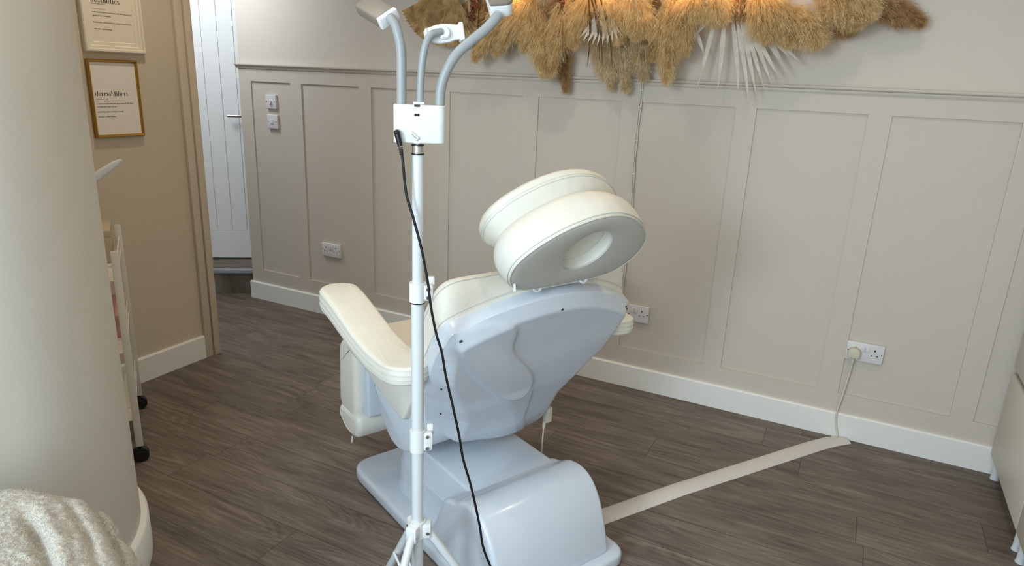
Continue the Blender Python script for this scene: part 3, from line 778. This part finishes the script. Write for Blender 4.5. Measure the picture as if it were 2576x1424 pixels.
g = G(); g.tube([(-.006,-.0206,1.376),(.004,-.0206,1.376)], .00015, 4); g.rbox(-.009,.005,-.0204,-.0198,1.358,1.379,.0002,1); g.build('button_plate', M['plastic2'], bx)
g = G(); g.rbox(-.010,.014,-.006,.012,1.4385,1.4445,.0015,2); g.cyl((.004,.004,1.44),(.004,.004,1.452),.006,16); g.build('neck_socket', M['plastic2'], lamp, True)
def neck(pts, r, name='gooseneck'):
    q = catmull(pts, 10); return G().tube(q, r, 18).build(name, M['goose'], lamp, True)
neck([(-.035,.004,1.43),(-.0345,.004,1.489),(-.035,.006,1.545),(-.040,.008,1.576),(-.048,.014,1.600),(-.060,.024,1.613)], .0105)
neck([(.0045,.004,1.445),(.006,.004,1.491),(.010,.004,1.531),(.017,.004,1.563),(.029,.010,1.583),(.050,.022,1.590)], .0078)
neck([(.047,.004,1.43),(.049,.004,1.472),(.060,.004,1.509),(.081,.006,1.544),(.112,.010,1.573),(.142,.014,1.598),(.163,.018,1.620),(.171,.022,1.630)], .0108)
def head(cx, cz, ang, name_l, w=.047, th=.025, ln=.10, tilt=0, yaw=0, y=.012):
    mt = Matrix.Translation((cx, y, cz)) @ Matrix.Rotation(ang, 4, 'Y') @ Matrix.Rotation(tilt, 4, 'X') @ Matrix.Rotation(yaw, 4, 'Z')
    g = G(); g.rbox(-w/2, w/2, .012, ln, -th/2, th/2, .004, 3, mt); h = g.build('lamp_head', M['lampgrey'], lamp, True)
    h['label'] = name_l
    g = G(); g.rbox(-w/2-.0005, w/2+.0005, 0, .013, -th/2-.0005, th/2+.0005, .003, 3, mt); g.build('end_cap', M['plastic2'], h, True)
    g = G(); g.rbox(-w/2+.004, w/2-.004, .018, ln-.006, -th/2-.0008, -th/2+.001, .0004, 1, mt); g.build('light_panel', M['socket'], h)
head(-.058, 1.609, R(-22), 'left grey lamp head tilted up', tilt=R(35), yaw=R(24), y=.024)
# right lamp head: rounded end
mt = Matrix.Translation((.177, .028, 1.640)) @ Matrix.Rotation(R(-6), 4, 'Y') @ Matrix.Rotation(R(28), 4, 'X')
hd = resample(round_poly([(-.024,0),(.028,0),(.026,.10),(-.024,.10)], [.004,.03,.004,.004], 8), 70)
g = G(); puff(g, hd, -.016, .010, .003, 3, lambda u,v,d: tuple(mt @ Vector((u, v, d)))); h = g.build('lamp_head', M['plastic2'], lamp, True); h['label'] = 'right white lamp head'
g = G(); puff(g, inset(hd,-.0006), .009, .017, .002, 2, lambda u,v,d: tuple(mt @ Vector((u, v, d)))); g.build('lamp_lid', M['lampgrey'], h, True)
# phone clamp
mt = Matrix.Translation((.056, .030, 1.587)) @ Matrix.Rotation(R(-9), 4, 'Y') @ Matrix.Rotation(R(-14), 4, 'X') @ Matrix.Rotation(R(12), 4, 'Z')
g = G(); pc_ = round_poly([(-.038,-.012),(-.024,-.018),(-.010,-.020),(.010,-.018),(.024,-.014),(.036,-.013),(.036,.018),(.020,.019),(.010,.021),(-.014,.020),(-.038,.013)], .004, 4)
puff(g, resample(pc_, 100), 0, .010, .002, 3, lambda u,v,d: tuple(mt @ Vector((u, d, v)))); ph = g.build('phone_clamp', M['plastic2'], lamp, True)
G().rbox(.033,.043,-.010,.012,-.018,.021,.003,3, mt).build('clamp_jaw', M['plastic2'], ph, True); G().rbox(-.040,-.036,-.002,.022,-.012,.013,.0015,2, mt).build('clamp_jaw', M['plastic2'], ph, True)
g = G()
for r_, y0, y1 in ((.0135,-.006,.0),(.0115,-.010,-.006)): g.tube([tuple(mt @ Vector((-.002,y0,0))), tuple(mt @ Vector((-.002,y1,0)))], r_, 24)
g.build('swivel_ring', M['plastic2'], ph, True)
# power cord
g = G(); g.tube([(-.044,-.018,1.3805),(-.044,-.028,1.3805)], .0062, 12); g.ball((-.044,-.029,1.380), .0068)
g.tube([(-.044,-.029,1.380),(-.037,-.030,1.352)], [.0066,.0056], 12)
for i in range(4): z = 1.350-i*.0045; g.tube([(-.0365+i*.0006,-.030,z),(-.0362+i*.0006,-.030,z-.003)], [.0048-.0002*i]*2, 10)
g.build('cord_plug', M['black'], lamp, True)
cd = [(-.0355,-.030,1.345),(-.032,-.030,1.322),(-.025,-.031,1.252),(-.010,-.032,1.198),(.009,-.033,1.124),(.023,-.034,1.048),(.031,-.035,.985),(.044,-.036,.92),(.056,-.037,.879),(.067,-.039,.816),(.086,-.042,.731),(.101,-.045,.659),(.112,-.048,.596),(.134,-.05,.515),(.157,-.05,.406),(.170,-.05,.332),(.205,-.055,.236),(.235,-.065,.14),(.26,-.09,.05),(.30,-.14,.006),(.40,-.24,.004),(.52,-.30,.004)]
cd = [(x*(1+.0*y), y, z) for x, y, z in cd]
G().tube(catmull(cd, 8), .0031, 10).build('power_cord', M['black'], lamp, True)

# ------------------------------------------------------------------ trolley in the alcove
A1 = Vector((-2.33, 1.475)); B1 = Vector((-2.725, 1.752)); 
tr = thing('storage_trolley', 'slim white wire trolley on black castors behind the rounded wall corner', 'trolley', (A1.x, A1.y, 0), math.atan2((B1-A1).y, (B1-A1).x))
Lw = (B1-A1).length; Dp = .20    # local x from near post to far post, local y into the alcove (+ = left)
sgn = 1
for x in (0, Lw):
    for y in (0, Dp):
        G().rbox(x-.004, x+.004, y-.013 if y == 0 else y-.013, y+.013, .062, .85, .0015, 2).build('post', M['tray'], tr, True)
        g = G(); g.cyl((x-.015,y,.030),(x+.015,y,.030),.030,20); g.cyl((x,y,.04),(x,y,.064),.008,10); g.rbox(x-.016,x+.016,y-.022,y+.022,.030,.048,.006,2)
        g.build('castor', M['black'], tr, True)
for z in (.18, .46, .74):
    g = G(); w = .0035
    for q in (0, .055):
        for (a, b) in (((0,0),(Lw,0)), ((0,Dp),(Lw,Dp)), ((0,0),(0,Dp)), ((Lw,0),(Lw,Dp))):
            g.tube([(a[0],a[1],z+q),(b[0],b[1],z+q)], w, 8)
    g.box(0, Lw, 0, Dp, z-.002, z+.001); g.build('tray', M['tray'], tr)
# handles / things on it
def on_tray(x0,x1,y0,y1,z0,z1,name,label,cat,m):
    c = Vector((A1.x, A1.y)); e1 = (B1-A1).normalized(); e2 = Vector((-e1.y, e1.x))
    p = c+e1*((x0+x1)/2)+e2*((y0+y1)/2)
    g = G(); g.rbox(-(x1-x0)/2,(x1-x0)/2,-(y1-y0)/2,(y1-y0)/2,0,z1-z0,.004,2)
    lid = G().rbox(-(x1-x0)/2-.002,(x1-x0)/2+.002,-(y1-y0)/2-.002,(y1-y0)/2+.002,(z1-z0)*.8,(z1-z0)+.002,.004,2)
    t = thing(name, label, cat, (p.x,p.y,z0), math.atan2(e1.y,e1.x)); g.build('box_body', m, t, True); lid.build('box_lid', m, t, True); return t
on_tray(Lw*.55, Lw*.98, .02, .20, .741, .87, 'storage_box', 'beige lidded box on the top shelf of the white trolley', 'box', M['beige'])
on_tray(Lw*.30, Lw*.9, .02, .22, .461, .56, 'storage_box', 'pink lidded box on the middle shelf of the white trolley', 'box', M['pink'])
# white spatula-like device on a wall stand, tip poking out from behind the curved wall
t = thing('facial_device', 'white handheld device pointing up to the right beside the rounded wall corner', 'device', (-2.60, 1.46, .94))
e = Vector((-2.478+2.60, 1.634-1.46, 1.145-.94)); st0 = Vector((.06,.09,.13)); 
pts = [st0-Vector((.045,.058,.05)), st0, st0.lerp(e,.45), st0.lerp(e,.85), e+Vector((.006,.006,.004))]
g = G(); g.tube(pts, [.017,.017,.0155,.0125,.006], 18, flat=.8); g.build('device_body', M['plastic2'], t, True)
g = G(); a_ = st0-Vector((.045,.058,.05)); g.tube([a_, a_-Vector((.012,.016,.014))], [.0165,.0150], 16); g.build('metal_collar', M['screw'], t, True)
g = G(); g.tube([a_-Vector((.01,.014,.012)), a_-Vector((.04,.055,.02)), (0,0,-.02), (0,0,-.075)], .006, 10); g.build('device_holder', M['metal_w'], t, True)

# ------------------------------------------------------------------ fleece throw over a stool (left foreground)
FC = (-1.345, .455)
NT, NR = 420, 260
th = np.linspace(0, 2*math.pi, NT, endpoint=False)
g = G(); vs = []; 
PR = np.array([(0,.645),(.10,.642),(.18,.632),(.235,.612),(.272,.580),(.298,.53),(.318,.45),(.335,.34),(.355,.20),(.39,.004)])
PD = np.r_[0, np.cumsum(np.linalg.norm(np.diff(PR,axis=0),axis=1))]; PD /= PD[-1]
def smI(q, col):
    return sum(float(I(min(1,max(0,q+dq)), PD, PR[:,col])) for dq in (-.04,-.02,0,.02,.04))/5
def fl_pt(a, q):
    r = smI(q,0)*q/(q+.0001); z = smI(q,1)
    w_ = sst((q-.22)/.35)
    f1 = abs(math.sin(a*4.5+.3+1.2*q)); f2 = abs(math.sin(a*7.5-.9+.8*q))
    fold = (1-f1**.7)*-.030+(1-f2**.8)*-.014+.014
    r += fold*w_+.012*w_*math.sin(a*3)
    z += (fold*.5)*w_*(1-sst((q-.5)/.3))+.006*math.sin(a*2+r*14)
    x, y = FC[0]+r*math.cos(a), FC[1]+r*math.sin(a)
    c_ = .34*x+.94*y; mk = sst((x+1.42)/.13)*sst((y-.34)/.15)
    for c0_, wd_, dp_ in ((.224,.008,.024),(.178,.008,.012),(.105,.012,.022)):
        c1_ = c0_+.012*math.sin(x*9)
        z -= dp_*mk*math.exp(-((c_-c1_)/wd_)**2)-.35*dp_*mk*math.exp(-((c_-c1_-.026)/.014)**2)
    z += .012*math.exp(-((x+1.44)/.12)**2-((y-.66)/.10)**2)
    return x, y, max(z, .004)
for j in range(NR):
    q = (j+.5)/NR
    for a in th:
        x, y, z = fl_pt(a, q)
        n = noise.noise(Vector((x*95,y*95,z*95)))*.0028+noise.noise(Vector((x*38,y*38,z*38)))*.003+noise.noise(Vector((x*9,y*9,z*9)))*.010
        kk = sst((q-.30)/.25)
        vs.append((min(2, x+n*kk*math.cos(a)), y+n*kk*math.sin(a), z+n*(1-kk*.6)))
for i, (x, y, z) in enumerate(vs):
    if x < -1.618: vs[i] = (-1.618+(x+1.618)*.05, y, z)
fs = [(j*NT+k, j*NT+(k+1)%NT, (j+1)*NT+(k+1)%NT, (j+1)*NT+k) for j in range(NR-1) for k in range(NT)]
fs.append(tuple(range(NT))[::-1]); g.add(vs, fs)
tv = []; tf = []
for i in range(150000):                                   # short pile
    j = rng.randrange(5, NR-1); k = rng.randrange(NT); p = Vector(vs[j*NT+k])
    if p.x < -1.60: continue
    n = (Vector(vs[j*NT+(k+1)%NT])-p).cross(Vector(vs[(j+1)*NT+k])-p)
    if n.length < 1e-12: continue
    n.normalize(); n = -n if n.dot(p-Vector((FC[0],FC[1],.2))) < 0 else n
    d = (n+Vector((rng.gauss(0,.7),rng.gauss(0,.7),rng.gauss(0,.5)-.2))).normalized()*rng.uniform(.002,.005); sdv = d.cross(Vector((rng.gauss(0,1),rng.gauss(0,1),rng.gauss(0,1)))).normalized()*.00045
    o_n = len(tv); tv += [p-sdv, p+sdv, p+d]; tf.append((o_n,o_n+1,o_n+2))
g.add(tv, tf)
me = bpy.data.meshes.new('fleece_throw'); me.from_pydata(g.v, [], g.f); me.materials.append(M['fleece']); me.polygons.foreach_set('use_smooth', [True]*len(me.polygons)); me.update()
o = bpy.data.objects.new('fleece_throw', me); COL.objects.link(o); tag(o, 'fluffy cream fleece throw heaped in the lower left corner', 'blanket')
# ------------------------------------------------------------------ dried flower wall arrangement
arr = thing('dried_flower_arrangement', 'large arrangement of dried pampas and palm fixed high on the long wall', 'dried flowers', (-1.05, WY, 1.93))
AO = np.array((-1.05, WY, 1.93))
nr = np.random.default_rng(11)
def plume_mesh(P0, P1, sag, rad, nb, seed, fine=1.0, gravity=.8, brl=.085):
    r = np.random.default_rng(seed)
    P0 = np.array(P0); P1 = np.array(P1); Lg = np.linalg.norm(P1-P0)
    mid = (P0+P1)/2+np.array((0,-.03,sag))
    def C(t): t = t[:,None]; return (1-t)**2*P0+2*t*(1-t)*mid+t*t*P1
    def dC(t): t = t[:,None]; d = 2*(1-t)*(mid-P0)+2*t*(P1-mid); return d/np.linalg.norm(d,axis=1)[:,None]
    t = r.uniform(0,1,nb)**.85*.97+.01
    c = C(t); d = dC(t)
    rv = r.normal(size=(nb,3)); rv[:,1] -= .35; rv -= d*np.sum(rv*d,1)[:,None]; rv /= np.linalg.norm(rv,axis=1)[:,None]
    prof = np.clip((t+.15)/.40,0,1)*np.clip(1.02-t,0,1)**.75+.13
    start = c+rv*(rad*.12*r.uniform(0,1,nb)*prof)[:,None]
    ln = brl*prof*r.uniform(.55,1.25,nb)
    dirn = d*.86+rv*(.62*(1-.35*t))[:,None]; dirn /= np.linalg.norm(dirn,axis=1)[:,None]
    g = np.array((0,0,-1.))
    K = 6; pts = [start]; dd = dirn.copy()
    for k in range(K-1):
        dd = dd+g*gravity*.16+d*.10+r.normal(size=(nb,3))*.13; dd /= np.linalg.norm(dd,axis=1)[:,None]
        pts.append(pts[-1]+dd*(ln/(K-1))[:,None])
    pts = np.stack(pts,1)                                   # nb,K,3
    pts[:,:,1] = np.minimum(pts[:,:,1], WY-.012)
    side = np.cross(dd, r.normal(size=(nb,3))); side /= np.linalg.norm(side,axis=1)[:,None]
    w = np.linspace(.0007,.0003,K)[None,:,None]
    A = pts-side[:,None,:]*w; B = pts+side[:,None,:]*w
    V = [A.reshape(-1,3), B.reshape(-1,3)]; n0 = nb*K
    F = []
    base = (np.arange(nb)*K)[:,None]+np.arange(K-1)[None,:]; base = base.ravel()
    F.append(np.stack([base, base+1, base+1+n0, base+n0],1))
    # barbs
    nbb = int(26*fine)
    u = r.uniform(.05,1,(nb,nbb))*(K-1); i0 = np.minimum(u.astype(int),K-2); fr = (u-i0)[...,None]
    idx = np.arange(nb)[:,None]
    p = pts[idx,i0]*(1-fr)+pts[idx,i0+1]*fr
    tg = pts[idx,i0+1]-pts[idx,i0]; tg /= np.linalg.norm(tg,axis=2)[...,None]+1e-9
    bd = tg*.75+r.normal(size=p.shape)*.55+g*.15; bd /= np.linalg.norm(bd,axis=2)[...,None]
    bl = r.uniform(.008,.022,(nb,nbb,1)); tip = p+bd*bl
    sd_ = np.cross(bd, r.normal(size=p.shape)); sd_ /= np.linalg.norm(sd_,axis=2)[...,None]; sd_ *= .0005
    tip[...,1] = np.minimum(tip[...,1], WY-.010)
    T = np.stack([p-sd_, p+sd_, tip],2).reshape(-1,3)
    n1 = 2*n0
    V = np.concatenate(V+[T]); nt = nb*nbb
    tri = n1+np.arange(nt*3).reshape(-1,3)
    # stem
    return V, F[0], tri, C
def mk_plume(name, x0, z0, x1, z1, kind, seed, rad=.22, nb=700, y0=3.10, y1=3.03, sag=.02, gravity=.8, brl=.085, fine=1.0):
    V, Q, T, C = plume_mesh((x0,y0,z0),(x1,y1,z1), sag, rad, nb, seed, fine, gravity, brl)
    V = V-AO
    me = bpy.data.meshes.new(name)
    sp = C(np.linspace(-.35,.98,12)); sp[:,1] = np.minimum(sp[:,1], WY-.012); sg = G(); sg.tube([tuple(p-AO) for p in sp], .0018, 5)
    nv = len(V); SV = np.array(sg.v); V = np.concatenate([V, SV])
    loops = np.concatenate([Q.ravel(), T.ravel()]+[np.array(f)+nv for f in sg.f])
    sizes = np.concatenate([np.full(len(Q),4), np.full(len(T),3), np.array([len(f) for f in sg.f])])
    me.vertices.add(len(V)); me.vertices.foreach_set('co', V.ravel().astype(np.float32))
    me.loops.add(len(loops)); me.loops.foreach_set('vertex_index', loops.astype(np.int32))
    me.polygons.add(len(sizes)); st = np.concatenate([[0], np.cumsum(sizes)[:-1]])
    me.polygons.foreach_set('loop_start', st.astype(np.int32)); me.polygons.foreach_set('loop_total', sizes.astype(np.int32))
    me.update(calc_edges=True); me.validate()
    me.materials.append(M[kind]); o = bpy.data.objects.new(name, me); COL.objects.link(o); o.parent = arr
    return o
PL = [('g',-1.498,1.904,-1.751,1.556),('g',-1.437,1.886,-1.631,1.587),('b',-1.378,1.902,-1.304,1.425),('g',-1.459,1.92,-1.483,1.608),('g',-1.301,1.88,-1.345,1.50),('g',-1.168,1.914,-1.242,1.631),
 ('y',-1.131,1.913,-1.035,1.652),('y',-1.039,1.896,-.876,1.679),('y',-.989,1.926,-.946,1.67),('p',-1.102,1.783,-1.086,1.452),('p',-1.047,1.783,-1.009,1.44),('p',-.971,1.751,-.932,1.50),('g',-1.42,1.80,-1.38,1.50),('y',-1.56,1.90,-1.60,1.66),('p',-1.15,1.75,-1.13,1.50),('g',-.831,1.88,-.798,1.490),('g',-.778,1.876,-.747,1.609),
 ('y',-.717,1.92,-.713,1.752),('y',-.652,1.919,-.613,1.737),('b',-.556,1.902,-.518,1.737),('g',-.494,1.901,-.415,1.663),('g',-.462,1.886,-.322,1.649),('g',-.361,1.812,-.221,1.659),('g',-.261,1.911,-.166,1.754),('g',-.231,1.896,-.105,1.725),('g',-.189,1.895,-.069,1.754),
 ('b',-.145,1.86,.110,1.735),('b',-.25,1.84,-.129,1.704),('b',-1.93,1.86,-1.95,1.69),('b',-1.87,1.85,-1.86,1.66),('b',-1.817,1.891,-1.821,1.629),('b',-2.022,1.894,-2.092,1.737),('b',-1.708,1.907,-1.765,1.639),('b',-1.603,1.923,-1.677,1.64),('b',-1.282,1.916,-1.484,1.644),('b',-.54,1.902,-.536,1.752),('p',-1.201,1.849,-1.14,1.565)]
for i, (kd, x0, z0, x1, z1) in enumerate(PL):
    back = kd in ('b','p')
    mk_plume('pampas_plume', x0, z0, x1, z1+.035, kd, 100+i, nb=850 if kd == 'p' else 1150, y0=3.13 if back else 3.06, y1=3.12 if back else 3.02, brl=.115 if back else .14, gravity=.5)
# upper half of the arrangement, out of frame
for i in range(16):
    x = -2.0+i*.125; a = R(90+rng.uniform(-25,25)); l = rng.uniform(.28,.4)
    mk_plume('pampas_plume', x, 1.95, x+l*math.cos(a), 1.97+l*math.sin(a), ('g','y','b')[i%3], 300+i, nb=260, fine=.6, gravity=.3)
# dried palm fan, pleated
def palm_fan(cx, cz, y, rad, a0, a1, n, mat, droop=.0, notch=.0):
    g = G(); vs = []; m = 2*n
    for i in range(m+1):
        a = R(a0+(a1-a0)*i/m); yy = (.011 if i%2 else -.009)
        for k in (0,.35,.7,1):
            rr = rad*k*(1-notch*(i%2)*(k == 1)); vs.append((cx+rr*math.cos(a), y+yy*k-.02*k*k, cz+rr*math.sin(a)-droop*k*k))
    fs = [(i*4+k, (i+1)*4+k, (i+1)*4+k+1, i*4+k+1) for i in range(m) for k in range(3)]
    off = len(vs); vs2 = [(x, yy+.0012, z) for x, yy, z in vs]
    g.add(vs+vs2, fs+[tuple(j+off for j in f[::-1]) for f in fs])
    g.v = [(x-AO[0], yy-AO[1], z-AO[2]) for x, yy, z in g.v]
    return g.build('palm_fan', mat, arr)
palm_fan(-1.935, 1.925, 3.06, .285, 205, 312, 30, M['fan'])
palm_fan(-1.105, 1.83, 2.995, .175, 238, 308, 9, M['bleach'], notch=.26)
palm_fan(-.93, 1.93, 3.09, .34, 262, 300, 16, M['fan'])
def blade(x0, z0, x1, z1, w, mat, name, y0=3.09, y1=3.075, curve=0.0):
    g = G(); n = 12; vs = []
    d = Vector((x1-x0, z1-z0)).normalized(); s = Vector((-d.y, d.x))
    for i in range(n+1):
        t = i/n; ww = w*(min(1, .35+t*2.2) if t < .3 else 1)*(1-max(0,(t-.35)/.65)**1.6)+.0006
        x = x0+(x1-x0)*t+s.x*curve*math.sin(t*math.pi); z = z0+(z1-z0)*t+s.y*curve*math.sin(t*math.pi); y = y0+(y1-y0)*t
        vs += [(x-s.x*ww, y, z-s.y*ww), (x, y-.003, z), (x+s.x*ww, y, z+s.y*ww), (x, y+.0012, z)]
    fs = []
    for i in range(n):
        for k in range(4): fs.append((i*4+k, i*4+(k+1)%4, (i+1)*4+(k+1)%4, (i+1)*4+k))
    g.add(vs, fs); g.v = [(x-AO[0], yy-AO[1], z-AO[2]) for x, yy, z in g.v]
    return g.build(name, mat, arr)
SPK = [(-.637,1.80,-.677,1.497),(-.605,1.80,-.591,1.477),(-.575,1.79,-.503,1.473),(-.559,1.79,-.456,1.44),(-.536,1.79,-.404,1.501),(-.528,1.78,-.377,1.518),(-.513,1.78,-.341,1.535),(-.496,1.78,-.317,1.559),(-.472,1.77,-.316,1.62),(-.455,1.76,-.27,1.60),(-.738,1.756,-.662,1.627),(-.652,1.80,-.717,1.693),(-.472,1.77,-.335,1.577),(-.545,1.79,-.43,1.47)]
for i, s_ in enumerate(SPK): blade(*s_, .0092, M['bleach'], 'palm_blade', y0=3.085, y1=3.06, curve=rng.uniform(-.006,.006))
for i, s_ in enumerate([(-1.17,1.86,-1.155,1.567),(-1.145,1.86,-1.085,1.575),(-1.12,1.86,-1.04,1.585),(-1.16,1.86,-1.10,1.60)]): blade(*s_, .0045, M['twist'], 'curled_leaf', y0=2.975, y1=2.985, curve=.012)
for i, s_ in enumerate([(-.95,1.75,-.885,1.655),(-1.0,1.77,-.94,1.70)]): blade(*s_, .006, M['y'], 'curled_leaf', y0=3.04, y1=3.04)
# seed pod stalks
g = G()
for i in range(60):
    a = rng.random(); g.ball((-1.76-AO[0]+rng.uniform(-.018,.018)-a*.02, 3.03-AO[1]+rng.uniform(-.02,.01), 1.86-AO[2]-a*.10), rng.uniform(.004,.008), 5)
g.build('seed_cluster', M['bark'], arr, True)
g = G()
for i in range(70):
    a = rng.random(); g.ball((-1.33-AO[0]+rng.uniform(-.016,.016)+a*.03, 3.02-AO[1]+rng.uniform(-.02,.01), 1.90-AO[2]-a*.12), rng.uniform(.003,.006), 5)
g.build('seed_cluster', M['bark'], arr, True)
blade(-1.80,1.92,-1.795,1.63,.028, M['fan'], 'curled_leaf', y0=3.05, y1=3.06, curve=.01)
# warm fairy bulbs tucked in the plumes
for (x, y, z, e) in ((-1.56,3.02,1.875,1.0),(-1.10,3.0,1.91,1.0),(-.74,3.0,1.885,1.3),(-.60,3.03,1.90,1.0),(-.44,3.0,1.905,.8),(-1.25,3.04,1.93,.6)):
    b = G().ball((x-AO[0], y-AO[1], z-AO[2]), .006, 8).build('fairy_bulb', M['bulb'], arr, True)
    ld = bpy.data.lights.new('fairy_light', 'POINT'); ld.energy = .9*e; ld.color = (1,.58,.22); ld.shadow_soft_size = .02
    lo = bpy.data.objects.new('fairy_light', ld); COL.objects.link(lo); lo.location = (x, y-.03, z+.012)

# ------------------------------------------------------------------ lights
def area(name, loc, target, sx, sy, power, color):
    ld = bpy.data.lights.new(name, 'AREA'); ld.shape = 'RECTANGLE'; ld.size = sx; ld.size_y = sy; ld.energy = power; ld.color = color
    o = bpy.data.objects.new(name, ld); COL.objects.link(o); o.location = loc
    o.rotation_euler = (Vector(target)-Vector(loc)).to_track_quat('-Z', 'Y').to_euler(); return o
area('window_daylight', (-1.05, -1.58, 1.95), (-.75, 3, 1.1), .6, .6, 44, (.74,.89,1.0))
area('window_daylight', (-.35, -1.58, 1.45), (-.6, 3, 1.0), 1.8, 1.5, 54, (.72,.88,1.0))
for i, (x, y) in enumerate(((-1.3,1.0),(.1,1.0),(-1.3,2.3),(.1,2.3),(-2.45,2.0))):
    t = thing('downlight', None, 'lamp', (x, y, 2.5)) if False else None
    g = G(); g.cyl((x,y,2.499),(x,y,2.492),.045,24); o = g.build('ceiling_light', M['downlight'], smooth=True); tag(o, 'round warm recessed ceiling light', 'lamp', 'recessed ceiling lights')
    ld = bpy.data.lights.new('ceiling_spot', 'SPOT'); ld.energy = 28 if i == 4 else 20; ld.color = (1,.84,.64); ld.spot_size = R(125); ld.spot_blend = .8; ld.shadow_soft_size = .05
    lo = bpy.data.objects.new('ceiling_spot', ld); COL.objects.link(lo); lo.location = (x, y, 2.48)
area('hall_fill', (-3.6, 2.55, 2.3), (-3.75, 3.4, 1.0), .5, .5, 14, (.86,.93,1.0))  # area light added overhead in the hall to brighten the door, no window there
w = bpy.data.worlds.new('world'); S.world = w; w.use_nodes = True
w.node_tree.nodes['Background'].inputs[0].default_value = (.75,.87,1,1); w.node_tree.nodes['Background'].inputs[1].default_value = 1.0

# ------------------------------------------------------------------ camera
cam = bpy.data.cameras.new('camera'); co_ = bpy.data.objects.new('camera', cam); COL.objects.link(co_); S.camera = co_
cam.sensor_fit = 'HORIZONTAL'; cam.sensor_width = 36; cam.lens = 36*1714.27/2576; cam.shift_y = (718.8-712)/2576; cam.clip_start = .02
yaw, pitch, roll = -.46070, .29450, .04280
f = Vector((math.sin(yaw)*math.cos(pitch), math.cos(yaw)*math.cos(pitch), -math.sin(pitch)))
r = Vector((math.cos(yaw), -math.sin(yaw), 0)); u = r.cross(f); c, s = math.cos(roll), math.sin(roll)
r2 = r*c+u*s; u2 = -r*s+u*c
co_.matrix_world = Matrix(((r2.x,u2.x,-f.x,0),(r2.y,u2.y,-f.y,0),(r2.z,u2.z,-f.z,1.5),(0,0,0,1)))
S.view_settings.view_transform = 'Standard'; S.view_settings.look = 'None'; S.view_settings.gamma = 1; S.view_settings.use_curve_mapping = False
S.view_settings.exposure = 0.0
